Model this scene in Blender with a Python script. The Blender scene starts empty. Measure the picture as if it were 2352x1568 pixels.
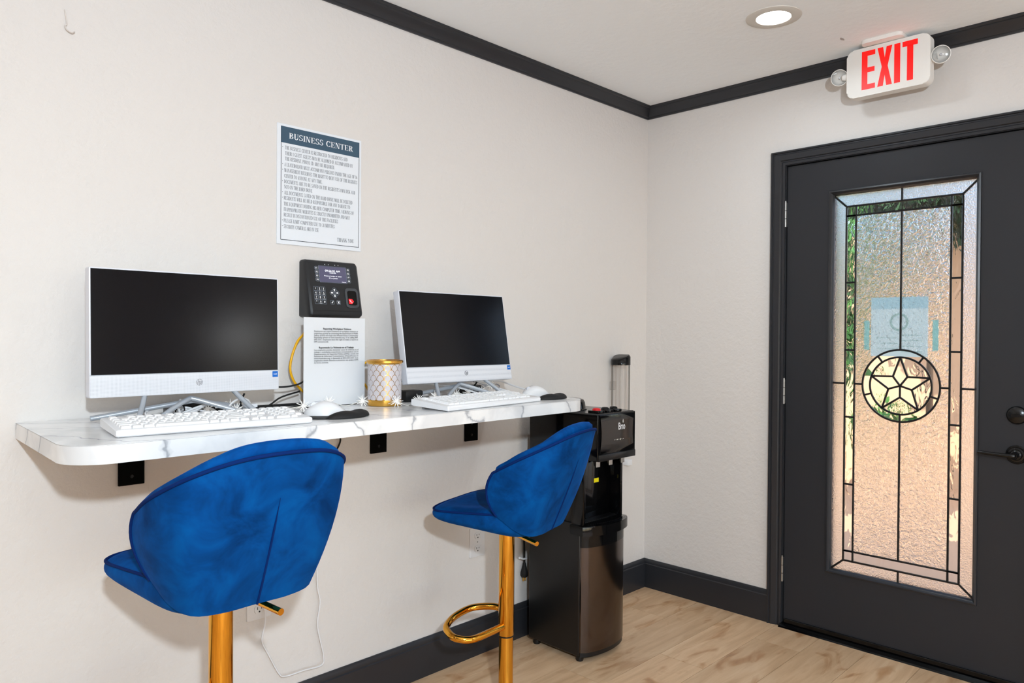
import bpy, bmesh, math, random
from mathutils import Vector, Matrix
random.seed(7)
S = bpy.context.scene
COL = S.collection
PI = math.pi

# ------------------------------------------------------------------ camera
F_PX, YAW, PITCH, ROLL = 1708.12, 0.778487, -0.00852106, 0.00713647
CAM = Vector((-3.19814, -2.18905, 1.28111))
_f = Vector((math.cos(YAW)*math.cos(PITCH), math.sin(YAW)*math.cos(PITCH), math.sin(PITCH)))
_r = Vector((math.sin(YAW), -math.cos(YAW), 0.0)); _u = _r.cross(_f)
_r2 = _r*math.cos(ROLL) + _u*math.sin(ROLL); _u2 = _u*math.cos(ROLL) - _r*math.sin(ROLL)
cd = bpy.data.cameras.new('camera'); cam = bpy.data.objects.new('camera', cd); COL.objects.link(cam)
cd.sensor_width = 36.0; cd.lens = F_PX/2352*36.0; cd.clip_start = 0.05; cd.clip_end = 200
m3 = Matrix((_r2, _u2, -_f)).transposed()
cam.matrix_world = Matrix.Translation(CAM) @ m3.to_4x4()
S.camera = cam

# ------------------------------------------------------------------ world, sun, lights, exposure
w = bpy.data.worlds.new('sky'); S.world = w; w.use_nodes = True
nt = w.node_tree; bg = nt.nodes['Background']
sky = nt.nodes.new('ShaderNodeTexSky'); sky.sky_type = 'NISHITA'; sky.sun_disc = False
sky.sun_elevation = math.radians(48); sky.sun_rotation = math.radians(200); sky.altitude = 100; sky.dust_density = 1.2
nt.links.new(sky.outputs[0], bg.inputs[0]); bg.inputs[1].default_value = 0.66
sd = bpy.data.lights.new('sun', 'SUN'); sd.energy = 8.5; sd.angle = math.radians(0.6); sd.color = (1, .93, .82)
sun = bpy.data.objects.new('sun', sd); COL.objects.link(sun)
sun.rotation_euler = Vector((1.0, -0.25, -1.2)).to_track_quat('-Z', 'Y').to_euler()

def area(name, loc, target, size, power, color=(1, 1, 1), shape='DISK', spread=180):
    d = bpy.data.lights.new(name, 'AREA'); d.energy = power; d.shape = shape; d.size = size; d.color = color
    d.spread = math.radians(spread)
    o = bpy.data.objects.new(name, d); COL.objects.link(o); o.location = loc
    o.rotation_euler = (Vector(target)-Vector(loc)).to_track_quat('-Z', 'Y').to_euler(); return o
# the photographer's diffused flash on a stand behind the camera
area('flash', (-3.38, -2.85, 1.80), (-1.5, -0.7, 1.0), 0.09, 59, (.78, .905, 1.0))

S.view_settings.view_transform = 'Standard'; S.view_settings.look = 'None'
S.view_settings.exposure = 0.0; S.view_settings.gamma = 1.0; S.view_settings.use_curve_mapping = False
S.cycles.caustics_reflective = False; S.cycles.caustics_refractive = False
S.cycles.max_bounces = 14; S.cycles.transmission_bounces = 10; S.cycles.transparent_max_bounces = 16
S.cycles.diffuse_bounces = 6; S.cycles.sample_clamp_indirect = 6.0

# ------------------------------------------------------------------ materials
def srgb(r, g, b):
    f = lambda c: (c/255/12.92 if c/255 <= .04045 else ((c/255+.055)/1.055)**2.4)
    return (f(r), f(g), f(b), 1)
MATS = {}
def mat(name, col, rough=.5, metal=0., spec=.5, emit=None, estr=0., trans=0., ior=1.45, coat=0., sheen=0., alpha=1., aniso=0.):
    m = bpy.data.materials.new(name); m.use_nodes = True; b = m.node_tree.nodes['Principled BSDF']
    if len(col) == 3: col = (*col, 1)
    b.inputs['Base Color'].default_value = col; b.inputs['Roughness'].default_value = rough
    b.inputs['Metallic'].default_value = metal; b.inputs['Specular IOR Level'].default_value = spec
    b.inputs['IOR'].default_value = ior; b.inputs['Transmission Weight'].default_value = trans
    b.inputs['Coat Weight'].default_value = coat; b.inputs['Coat Roughness'].default_value = .05
    b.inputs['Sheen Weight'].default_value = sheen; b.inputs['Alpha'].default_value = alpha
    b.inputs['Anisotropic'].default_value = aniso
    if emit:
        b.inputs['Emission Color'].default_value = (*emit[:3], 1); b.inputs['Emission Strength'].default_value = estr
    MATS[name] = m; return m
def N(m, t, **kw):
    n = m.node_tree.nodes.new(t)
    for k, v in kw.items():
        if k in n.inputs: n.inputs[k].default_value = v
        else: setattr(n, k, v)
    return n
def LK(m, a, b): m.node_tree.links.new(a, b)
def BS(m): return m.node_tree.nodes['Principled BSDF']
def coord(m, scale=(1, 1, 1), kind='Object'):
    t = N(m, 'ShaderNodeTexCoord'); mp = N(m, 'ShaderNodeMapping'); mp.inputs['Scale'].default_value = scale
    LK(m, t.outputs[kind], mp.inputs['Vector']); return mp.outputs['Vector']
def bump(m, h, strength=.3, dist=.002, chain=None):
    b = N(m, 'ShaderNodeBump'); b.inputs['Strength'].default_value = strength; b.inputs['Distance'].default_value = dist
    LK(m, h, b.inputs['Height'])
    if chain: LK(m, chain, b.inputs['Normal'])
    return b.outputs['Normal']
def ramp(m, fac, stops):
    r = N(m, 'ShaderNodeValToRGB'); LK(m, fac, r.inputs['Fac'])
    e = r.color_ramp.elements
    while len(e) < len(stops): e.new(.5)
    for el, (p, c) in zip(e, stops): el.position = p; el.color = c if len(c) == 4 else (*c, 1)
    return r.outputs['Color']

def paint(name, col, scale, strength, rough=.55):
    m = mat(name, col, rough, spec=.35); v = coord(m)
    n = N(m, 'ShaderNodeTexNoise', Scale=scale, Detail=5.0, Roughness=.6); LK(m, v, n.inputs['Vector'])
    n2 = N(m, 'ShaderNodeTexNoise', Scale=scale*.35, Detail=2.0); LK(m, v, n2.inputs['Vector'])
    a = N(m, 'ShaderNodeMath', operation='ADD'); LK(m, n.outputs['Fac'], a.inputs[0]); LK(m, n2.outputs['Fac'], a.inputs[1])
    LK(m, bump(m, a.outputs[0], strength, .004), BS(m).inputs['Normal']); return m
WALL = paint('wall_paint', srgb(219, 214, 210), 60, .6, .5)
CEIL = paint('ceiling_paint', srgb(246, 250, 253), 38, .35, .8)
TRIM = mat('black_trim_paint', srgb(40, 41, 45), .34)
DOORP = mat('charcoal_door_paint', srgb(42, 43, 47), .42, spec=.35)
v = coord(DOORP); n = N(DOORP, 'ShaderNodeTexNoise', Scale=90.0, Detail=4.0); LK(DOORP, v, n.inputs['Vector'])
LK(DOORP, bump(DOORP, n.outputs['Fac'], .08, .002), BS(DOORP).inputs['Normal'])

def wood():
    m = mat('oak_plank', (.6, .45, .3), .38, spec=.4); v = coord(m, (1, 1, 1))
    oi = N(m, 'ShaderNodeObjectInfo')
    off = N(m, 'ShaderNodeVectorMath', operation='ADD')
    cb = N(m, 'ShaderNodeCombineXYZ')
    mul = N(m, 'ShaderNodeMath', operation='MULTIPLY'); LK(m, oi.outputs['Random'], mul.inputs[0]); mul.inputs[1].default_value = 37.0
    LK(m, mul.outputs[0], cb.inputs[0]); LK(m, mul.outputs[0], cb.inputs[2])
    LK(m, v, off.inputs[0]); LK(m, cb.outputs[0], off.inputs[1])
    st = N(m, 'ShaderNodeMapping'); st.inputs['Scale'].default_value = (1.6, 13, 13); LK(m, off.outputs[0], st.inputs['Vector'])
    n1 = N(m, 'ShaderNodeTexNoise', Scale=2.2, Detail=6.0, Roughness=.6, Distortion=.6); LK(m, st.outputs[0], n1.inputs['Vector'])
    st2 = N(m, 'ShaderNodeMapping'); st2.inputs['Scale'].default_value = (2.6, 7, 7); LK(m, off.outputs[0], st2.inputs['Vector'])
    n2 = N(m, 'ShaderNodeTexNoise', Scale=1.3, Detail=3.0, Distortion=1.2); LK(m, st2.outputs[0], n2.inputs['Vector'])
    c1 = ramp(m, n1.outputs['Fac'], [(.30, srgb(204, 166, 128)), (.52, srgb(220, 184, 146)), (.72, srgb(230, 198, 162))])
    c2 = ramp(m, n2.outputs['Fac'], [(.25, srgb(134, 96, 66)), (.34, srgb(208, 176, 144)), (.45, (1, 1, 1, 1))])
    mx = N(m, 'ShaderNodeMix', data_type='RGBA', blend_type='MULTIPLY'); mx.inputs[0].default_value = .65
    LK(m, c1, mx.inputs[6]); LK(m, c2, mx.inputs[7])
    hs = N(m, 'ShaderNodeHueSaturation'); LK(m, mx.outputs[2], hs.inputs['Color'])
    mr = N(m, 'ShaderNodeMapRange'); LK(m, oi.outputs['Random'], mr.inputs[0]); mr.inputs[3].default_value = .9; mr.inputs[4].default_value = 1.08
    LK(m, mr.outputs[0], hs.inputs['Value']); LK(m, hs.outputs[0], BS(m).inputs['Base Color'])
    LK(m, bump(m, n1.outputs['Fac'], .12, .002), BS(m).inputs['Normal']); return m
WOOD = wood()
def marble():
    m = mat('marble_laminate', (.8, .8, .8), .22); v = coord(m, (1, 1, 1))
    n = N(m, 'ShaderNodeTexNoise', Scale=2.4, Detail=6.0, Roughness=.55); LK(m, v, n.inputs['Vector'])
    mx = N(m, 'ShaderNodeMix', data_type='VECTOR'); mx.inputs[0].default_value = .22; LK(m, v, mx.inputs[4]); LK(m, n.outputs['Color'], mx.inputs[5])
    rot = N(m, 'ShaderNodeMapping'); rot.inputs['Rotation'].default_value = (.2, .5, -.7); rot.inputs['Scale'].default_value = (2.6, 2.6, 2.6); LK(m, mx.outputs[1], rot.inputs['Vector'])
    wv = N(m, 'ShaderNodeTexWave', Scale=1.05, Distortion=7.0, Detail=3.0); wv.inputs['Detail Scale'].default_value = 1.6; LK(m, rot.outputs[0], wv.inputs['Vector'])
    c = ramp(m, wv.outputs['Fac'], [(0, srgb(168, 170, 175)), (.005, srgb(214, 215, 217)), (.03, srgb(230, 230, 230)), (1, srgb(236, 236, 236))])
    n2 = N(m, 'ShaderNodeTexNoise', Scale=3.0, Detail=5.0); LK(m, rot.outputs[0], n2.inputs['Vector'])
    c2 = ramp(m, n2.outputs['Fac'], [(.38, srgb(205, 207, 211)), (.52, (1, 1, 1, 1))])
    mm = N(m, 'ShaderNodeMix', data_type='RGBA', blend_type='MULTIPLY'); mm.inputs[0].default_value = .45; LK(m, c, mm.inputs[6]); LK(m, c2, mm.inputs[7])
    LK(m, mm.outputs[2], BS(m).inputs['Base Color']); return m
MARBLE = marble()
def velvet():
    m = mat('blue_velvet', (0, .1, .4), .75, spec=.08, sheen=.16); v = coord(m)
    b = BS(m); b.inputs['Sheen Tint'].default_value = srgb(10, 130, 255); b.inputs['Sheen Roughness'].default_value = .35
    n = N(m, 'ShaderNodeTexNoise', Scale=11.0, Detail=4.0, Roughness=.6, Distortion=.5); LK(m, v, n.inputs['Vector'])
    c = ramp(m, n.outputs['Fac'], [(.28, srgb(0, 42, 92)), (.5, srgb(0, 66, 132)), (.72, srgb(0, 84, 156))])
    LK(m, c, b.inputs['Base Color'])
    n2 = N(m, 'ShaderNodeTexNoise', Scale=16.0, Detail=3.0); LK(m, v, n2.inputs['Vector'])
    LK(m, bump(m, n2.outputs['Fac'], .25, .006), b.inputs['Normal']); return m
VELVET = velvet()
VELDARK = mat('blue_piping', srgb(0, 34, 92), .85, spec=.15)
GOLD = mat('polished_gold', srgb(232, 168, 62), .10, 1.0)
GOLDB = mat('brushed_gold', srgb(226, 172, 80), .26, 1.0)
WHITEP = mat('white_plastic', srgb(226, 226, 228), .35)
WHITEK = mat('white_keys', srgb(230, 230, 231), .45)
SILVER = mat('silver_plastic', srgb(214, 215, 222), .38)
STAND = mat('grey_stand_metal', srgb(176, 182, 190), .3, .35)
STEEL = mat('satin_nickel', srgb(170, 170, 168), .3, 1.0)
BLACKG = mat('gloss_black', srgb(7, 7, 8), .08, spec=.38)
BLACKS = mat('satin_black', srgb(14, 14, 15), .35)
BLACKM = mat('matte_black', srgb(16, 16, 17), .7)
BLACKH = mat('black_hardware', srgb(8, 8, 9), .22)
BRACK = mat('bracket_black', srgb(4, 4, 4), .8, spec=.1)
SCREEN = mat('screen_glass', srgb(12, 12, 16), .17, spec=.34)
CLOCKB = mat('clock_black', srgb(27, 28, 31), .38)
CLOCKG = mat('clock_grey', srgb(64, 66, 70), .4)
LCD = mat('lcd', srgb(60, 58, 78), .3, emit=srgb(92, 90, 116), estr=.5)
PRINTW = mat('white_print', srgb(240, 242, 246), .5)
LCDTXT = mat('lcd_text', srgb(240, 242, 250), .5, emit=(1, 1, 1), estr=.6)
REDLED = mat('red_led', srgb(220, 10, 20), .4, emit=srgb(255, 20, 30), estr=1.2)
INK = mat('ink', srgb(84, 90, 98), .6)
INKF = mat('flyer_ink', srgb(112, 114, 118), .6)
INKB = mat('black_ink', srgb(18, 18, 20), .6)
PAPER = mat('paper', srgb(232, 232, 235), .7)
SIGNW = mat('sign_white', srgb(226, 230, 236), .35)
TEAL = mat('sign_teal', srgb(58, 84, 104), .4)
YELLOW = mat('yellow_cable', srgb(240, 178, 10), .4)
BLUEST = mat('blue_sticker', srgb(0, 100, 190), .3)
RED = mat('exit_red', srgb(205, 10, 6), .4, emit=srgb(255, 14, 4), estr=.5)
REDBTN = mat('red_button', srgb(200, 20, 24), .3)
YELST = mat('yellow_sticker', srgb(240, 225, 20), .5)
EXITW = mat('exit_white', srgb(236, 233, 228), .4)
LAMPE = mat('downlight_glow', (1, 1, 1), .5, emit=(1, .97, .92), estr=14)
LAMPT = mat('downlight_trim', srgb(214, 210, 203), .5)
STARM = mat('star_white', srgb(246, 244, 240), .4, emit=(1, .97, .93), estr=.12)
PEARL = mat('pearl_inlay', srgb(200, 194, 198), .22)
def stainless():
    m = mat('dark_stainless', srgb(96, 87, 82), .17, 1.0, aniso=.6); v = coord(m, (90, 90, 1.2))
    n = N(m, 'ShaderNodeTexNoise', Scale=3.0, Detail=3.0); LK(m, v, n.inputs['Vector'])
    LK(m, bump(m, n.outputs['Fac'], .05, .001), BS(m).inputs['Normal']); return m
STAINLESS = stainless()
def glass(name, kind):
    m = mat(name, (.97, .985, .975), .02, trans=1.0, ior=1.45); b = BS(m)
    if kind == 'pebble':
        b.inputs['Roughness'].default_value = .58
        v = coord(m); n = N(m, 'ShaderNodeTexNoise', Scale=190.0, Detail=1.0, Roughness=.4); LK(m, v, n.inputs['Vector'])
        LK(m, bump(m, n.outputs['Fac'], .8, .005), b.inputs['Normal'])
    elif kind == 'wavy':
        v = coord(m, (1, 1, .45)); n = N(m, 'ShaderNodeTexNoise', Scale=22.0, Detail=1.0, Distortion=1.6); LK(m, v, n.inputs['Vector'])
        LK(m, bump(m, n.outputs['Fac'], .45, .008), b.inputs['Normal'])
    elif kind == 'chip':
        b.inputs['Roughness'].default_value = .30
        v = coord(m); n0 = N(m, 'ShaderNodeTexNoise', Scale=28.0, Detail=1.0); LK(m, v, n0.inputs['Vector'])
        mx = N(m, 'ShaderNodeMix', data_type='VECTOR'); mx.inputs[0].default_value = .05; LK(m, v, mx.inputs[4]); LK(m, n0.outputs['Color'], mx.inputs[5])
        vo = N(m, 'ShaderNodeTexVoronoi', Scale=58.0); LK(m, mx.outputs[1], vo.inputs['Vector'])
        n = N(m, 'ShaderNodeTexNoise', Scale=62.0, Detail=1.5, Distortion=2.5); LK(m, v, n.inputs['Vector'])
        a = N(m, 'ShaderNodeMath', operation='ADD'); LK(m, vo.outputs['Distance'], a.inputs[0]); LK(m, n.outputs['Fac'], a.inputs[1])
        LK(m, bump(m, a.outputs[0], .62, .007), b.inputs['Normal'])
    return m
G_PEB = glass('pebbled_glass', 'pebble'); G_WAV = glass('wavy_glass', 'wavy'); G_CHIP = glass('glue_chip_glass', 'chip'); G_BEV = glass('bevelled_glass', 'clear')
def thin_glass():
    m = bpy.data.materials.new('window_glass'); m.use_nodes = True; nt = m.node_tree; nt.nodes.clear()
    o = nt.nodes.new('ShaderNodeOutputMaterial'); mx = nt.nodes.new('ShaderNodeMixShader'); t = nt.nodes.new('ShaderNodeBsdfTransparent'); g = nt.nodes.new('ShaderNodeBsdfGlossy')
    g.inputs['Roughness'].default_value = .02; mx.inputs[0].default_value = .07
    nt.links.new(t.outputs[0], mx.inputs[1]); nt.links.new(g.outputs[0], mx.inputs[2]); nt.links.new(mx.outputs[0], o.inputs[0]); return m
WINGLASS = thin_glass()
def thin_clear(name, col, gl, rough=.04):
    m = bpy.data.materials.new(name); m.use_nodes = True; nt = m.node_tree; nt.nodes.clear()
    o = nt.nodes.new('ShaderNodeOutputMaterial'); mx = nt.nodes.new('ShaderNodeMixShader'); t = nt.nodes.new('ShaderNodeBsdfTransparent'); g = nt.nodes.new('ShaderNodeBsdfGlossy')
    fr = nt.nodes.new('ShaderNodeLayerWeight'); fr.inputs[0].default_value = gl
    t.inputs[0].default_value = (*col, 1); g.inputs['Roughness'].default_value = rough
    nt.links.new(fr.outputs['Fresnel'], mx.inputs[0]); nt.links.new(t.outputs[0], mx.inputs[1]); nt.links.new(g.outputs[0], mx.inputs[2]); nt.links.new(mx.outputs[0], o.inputs[0]); return m
ACRYL = thin_clear('clear_acrylic', (.995, .998, .998), .10); CLEARPL = thin_clear('clear_tube', (.965, .96, .955), .12); LENS = thin_clear('lamp_lens_clear', (.97, .97, .97), .30)
def translucent(name, col, f=.6):
    m = bpy.data.materials.new(name); m.use_nodes = True; nt = m.node_tree; nt.nodes.clear()
    o = nt.nodes.new('ShaderNodeOutputMaterial'); mx = nt.nodes.new('ShaderNodeMixShader'); t = nt.nodes.new('ShaderNodeBsdfTranslucent'); g = nt.nodes.new('ShaderNodeBsdfDiffuse')
    t.inputs[0].default_value = col; g.inputs[0].default_value = col; mx.inputs[0].default_value = f
    nt.links.new(g.outputs[0], mx.inputs[1]); nt.links.new(t.outputs[0], mx.inputs[2]); nt.links.new(mx.outputs[0], o.inputs[0]); return m

# ------------------------------------------------------------------ mesh helpers
def link(name, me, m=None, parent=None):
    o = bpy.data.objects.new(name, me); COL.objects.link(o)
    if m is not None and not me.materials: me.materials.append(m)
    if parent is not None: o.parent = parent
    return o
def finish(bm, name, m, parent=None, smooth=None):
    bmesh.ops.recalc_face_normals(bm, faces=bm.faces)
    me = bpy.data.meshes.new(name); bm.to_mesh(me); bm.free()
    if smooth is not None:
        for p in me.polygons: p.use_smooth = True
        if smooth < 180:
            me.set_sharp_from_angle(angle=math.radians(smooth))
    return link(name, me, m, parent)
def tag(o, label, cat=None, group=None, kind=None):
    o['label'] = label
    if cat: o['category'] = cat
    if group: o['group'] = group
    if kind: o['kind'] = kind
    return o
def struct(o, label):
    o['label'] = label; o['kind'] = 'structure'; return o
def empty(name, loc=(0, 0, 0), rz=0, label=None, cat=None, group=None):
    o = bpy.data.objects.new(name, None); COL.objects.link(o); o.location = loc; o.rotation_euler = (0, 0, rz); o.empty_display_size = .05
    if label: tag(o, label, cat, group)
    return o
def bbox(bm, lo, hi, bevel=0, seg=2, M=None):
    r = bmesh.ops.create_cube(bm, size=1); vs = r['verts']
    for v in vs: v.co = Vector(((lo[i]+hi[i])/2 + v.co[i]*(hi[i]-lo[i]) for i in range(3)))
    if bevel:
        es = list({e for v in vs for e in v.link_edges})
        rb = bmesh.ops.bevel(bm, geom=es, offset=bevel, segments=seg, affect='EDGES', profile=.5)
        vs = list({v for f in rb['faces'] for v in f.verts} | {v for v in vs if v.is_valid})
    if M is not None:
        for v in vs: v.co = M @ v.co
    return vs
def box(name, lo, hi, m, parent=None, bevel=0, seg=2, M=None):
    bm = bmesh.new(); bbox(bm, lo, hi, bevel, seg, M); return finish(bm, name, m, parent, 35 if bevel else None)
def rrect(w, h, r, n=6, cx=0, cy=0):
    pts = []
    for (sx, sy, a0) in ((1, 1, 0), (-1, 1, 90), (-1, -1, 180), (1, -1, 270)):
        for k in range(n+1):
            a = math.radians(a0+90*k/n); pts.append((cx+sx*(w/2-r)+r*math.cos(a), cy+sy*(h/2-r)+r*math.sin(a)))
    return pts
def prism(bm, pts, d0, d1, M=None, bevel=0):
    """polygon pts in local xy, extruded along z from d0 to d1"""
    M = M or Matrix()
    a = [bm.verts.new(M @ Vector((x, y, d0))) for x, y in pts]; b = [bm.verts.new(M @ Vector((x, y, d1))) for x, y in pts]
    n = len(pts); bm.faces.new(a[::-1]); top = bm.faces.new(b)
    for i in range(n): bm.faces.new((a[i], a[(i+1) % n], b[(i+1) % n], b[i]))
    if bevel: bmesh.ops.bevel(bm, geom=list(top.edges), offset=bevel, segments=2, affect='EDGES', profile=.5)
def prismo(name, pts, d0, d1, m, parent=None, M=None, bevel=0, smooth=35):
    bm = bmesh.new(); prism(bm, pts, d0, d1, M, bevel); return finish(bm, name, m, parent, smooth)
def spline(pts, n=8, closed=False):
    P = [Vector(p) for p in pts]; out = []; L = len(P); rng = L if closed else L-1
    for i in range(rng):
        p0 = P[(i-1) % L] if (closed or i > 0) else P[0]*2-P[1]
        p1 = P[i]; p2 = P[(i+1) % L]; p3 = P[(i+2) % L] if (closed or i+2 < L) else P[-1]*2-P[-2]
        for k in range(n):
            t = k/n
            out.append(.5*((2*p1)+(-p0+p2)*t+(2*p0-5*p1+4*p2-p3)*t*t+(-p0+3*p1-3*p2+p3)*t**3))
    if not closed: out.append(P[-1])
    return out
def tube(bm, path, r, seg=8, closed=False, caps=True):
    P = [Vector(p) for p in path]; n = len(P); rings = []
    t = (P[1]-P[0]).normalized(); up = Vector((0, 0, 1)) if abs(t.z) < .9 else Vector((1, 0, 0))
    nrm = (up - t*up.dot(t)).normalized()
    for i in range(n):
        if closed: t = (P[(i+1) % n]-P[i-1]).normalized()
        else: t = (P[min(i+1, n-1)]-P[max(i-1, 0)]).normalized()
        nrm = nrm - t*nrm.dot(t)
        nrm = nrm.normalized() if nrm.length > 1e-6 else t.orthogonal().normalized()
        bn = t.cross(nrm); rr = r[i] if isinstance(r, (list, tuple)) else r
        rings.append([bm.verts.new(P[i]+nrm*rr*math.cos(2*PI*k/seg)+bn*rr*math.sin(2*PI*k/seg)) for k in range(seg)])
    for i in range(n if closed else n-1):
        A = rings[i]; B = rings[(i+1) % n]
        for k in range(seg): bm.faces.new((A[k], A[(k+1) % seg], B[(k+1) % seg], B[k]))
    if not closed and caps: bm.faces.new(rings[0][::-1]); bm.faces.new(rings[-1])
def tubeo(name, path, r, m, parent=None, seg=8, closed=False, smooth=60):
    bm = bmesh.new(); tube(bm, path, r, seg, closed); return finish(bm, name, m, parent, smooth)
def lathe(bm, prof, seg=32, M=None):
    M = M or Matrix(); rings = []
    for r, z in prof:
        if r < 1e-6: rings.append([bm.verts.new(M @ Vector((0, 0, z)))])
        else: rings.append([bm.verts.new(M @ Vector((r*math.cos(2*PI*k/seg), r*math.sin(2*PI*k/seg), z))) for k in range(seg)])
    for A, B in zip(rings, rings[1:]):
        for k in range(seg):
            a0, a1 = A[k % len(A)], A[(k+1) % len(A)]; b0, b1 = B[k % len(B)], B[(k+1) % len(B)]
            vs = []
            for q in (a0, a1, b1, b0):
                if q not in vs: vs.append(q)
            if len(vs) > 2: bm.faces.new(vs)
def latheo(name, prof, m, parent=None, seg=32, M=None, smooth=40):
    bm = bmesh.new(); lathe(bm, prof, seg, M); return finish(bm, name, m, parent, smooth)
def gridm(bm, rows, closeu=False):
    V = [[bm.verts.new(p) for p in r] for r in rows]
    for a, b in zip(V, V[1:]):
        n = len(a)
        for k in range(n if closeu else n-1): bm.faces.new((a[k], a[(k+1) % n], b[(k+1) % n], b[k]))
    return V
MW = lambda x, y, z: Matrix(((1, 0, 0, x), (0, 0, -1, y), (0, 1, 0, z), (0, 0, 0, 1)))     # local xy -> wall plane, z -> towards -Y
MD = lambda x, y, z: Matrix(((0, 0, -1, x), (-1, 0, 0, y), (0, 1, 0, z), (0, 0, 0, 1)))    # door wall: local x -> -Y, z -> -X
MZ = lambda x, y, z: Matrix.Translation((x, y, z))

def text_mesh(body, size, align='LEFT', box_w=None, extrude=0.0002, sx=1.0, spacing=1.0, line=1.0, bold=0.0, width=None):
    cu = bpy.data.curves.new('t', 'FONT'); cu.body = body; cu.size = size; cu.align_x = align; cu.extrude = extrude
    cu.space_character = spacing; cu.space_line = line; cu.offset = bold; cu.resolution_u = 3
    if box_w: cu.text_boxes[0].width = box_w
    o = bpy.data.objects.new('t', cu); COL.objects.link(o)
    dg = bpy.context.evaluated_depsgraph_get(); dg.update()
    me = bpy.data.meshes.new_from_object(o.evaluated_get(dg)); bpy.data.objects.remove(o); bpy.data.curves.remove(cu)
    xs = [v.co.x for v in me.vertices]
    if width: sx = width/(max(xs)-min(xs))
    for v in me.vertices: v.co.x *= sx
    me.materials.clear(); return me
def text(name, body, size, m, parent, M, **kw):
    me = text_mesh(body, size, **kw); me.transform(M); me.name = name; return link(name, me, m, parent)
WORLDP = set()
def wthing(name, loc, label, cat, group=None):
    """a thing at loc whose parts are written in room coordinates"""
    o = empty(name, loc, 0, label, cat, group); WORLDP.add(o.name); return o
_link0 = link
def link(name, me, m=None, parent=None):
    o = _link0(name, me, m, parent)
    if parent is not None and parent.name in WORLDP: o.matrix_parent_inverse = Matrix.Translation(-parent.location)
    return o

# ================================================================== ROOM SHELL
XW, YS, HC = -6.2, -6.5, 2.44            # room reaches from x=XW..0, y=YS..0
WY0, WY1, WZ0, WZ1 = -5.65, -4.35, .95, 1.68   # unseen window added further along that wall to bring in daylight
DY0, DY1, DZ = -.729, -1.661, 2.044      # door opening in the right-hand wall
struct(box('wall_left', (XW-.15, 0, -.02), (.15, .15, HC+.1), WALL), 'light greige textured wall behind the counter')
bm = bmesh.new()
bbox(bm, (0, DY0, -.02), (.15, 0, HC+.1)); bbox(bm, (0, WY1, -.02), (.15, DY1, HC+.1)); bbox(bm, (0, YS-.15, -.02), (.15, WY0, HC+.1)); bbox(bm, (0, WY0, -.02), (.15, WY1, WZ0)); bbox(bm, (0, WY0, WZ1), (.15, WY1, HC+.1)); bbox(bm, (0, DY1, DZ), (.15, DY0, HC+.1))
struct(finish(bm, 'wall_right', WALL), 'light greige wall around the charcoal glazed door')
bm = bmesh.new()
VX0, VX1, VZ0, VZ1 = -5.4, -1.3, .25, 2.2  # unseen opening in the back wall, added to brighten room and ceiling
bbox(bm, (XW, YS-.15, -.02), (VX0, YS, HC+.1)); bbox(bm, (VX1, YS-.15, -.02), (0, YS, HC+.1)); bbox(bm, (VX0, YS-.15, -.02), (VX1, YS, VZ0)); bbox(bm, (VX0, YS-.15, VZ1), (VX1, YS, HC+.1))
struct(finish(bm, 'wall_back', WALL), 'light greige wall behind the photographer')
win2 = struct(empty('added_window_2', ((VX0+VX1)/2, YS-.08, VZ0)), 'wide unseen window behind the camera, added to fill the room with daylight'); WORLDP.add(win2.name)
bm = bmesh.new()
for k in range(4): xk = VX0+.03+(VX1-VX0-.06)*k/3; bbox(bm, (xk-.03, YS-.11, VZ0), (xk+.03, YS-.05, VZ1))
bbox(bm, (VX0, YS-.11, VZ0), (VX1, YS-.05, VZ0+.06)); bbox(bm, (VX0, YS-.11, VZ1-.06), (VX1, YS-.05, VZ1)); finish(bm, 'window_frame', TRIM, win2)
for k in range(3): xk = VX0+.06+(VX1-VX0-.06)*k/3; box('window_pane', (xk, YS-.084, VZ0+.06), (xk+(VX1-VX0-.06)/3-.06, YS-.078, VZ1-.06), WINGLASS, win2)
struct(box('wall_side', (XW-.15, YS-.15, -.02), (XW, 0, HC+.1), WALL), 'light greige side wall outside the picture')
struct(box('ceiling', (XW-.15, YS-.15, HC), (.15, .15, HC+.12), CEIL), 'white lightly textured ceiling')
win = struct(empty('added_window_1', (.07, (WY0+WY1)/2, WZ0)), 'added unseen window further along the door wall, brings in daylight'); WORLDP.add(win.name)
bm = bmesh.new()
for lo, hi in (((WY0, WZ0), (WY0+.05, WZ1)), ((WY1-.05, WZ0), (WY1, WZ1)), ((WY0, WZ0), (WY1, WZ0+.05)), ((WY0, WZ1-.05), (WY1, WZ1)), (((WY0+WY1)/2-.02, WZ0), ((WY0+WY1)/2+.02, WZ1))):
    bbox(bm, (.05, lo[0], lo[1]), (.11, hi[0], hi[1]))
finish(bm, 'window_frame', TRIM, win)
for k in (0, 1):
    a = WY0+.05 if k == 0 else (WY0+WY1)/2+.02; box('window_pane', (.078, a, WZ0+.05), (.084, a+(WY1-WY0)/2-.07, WZ1-.05), WINGLASS, win)

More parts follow.
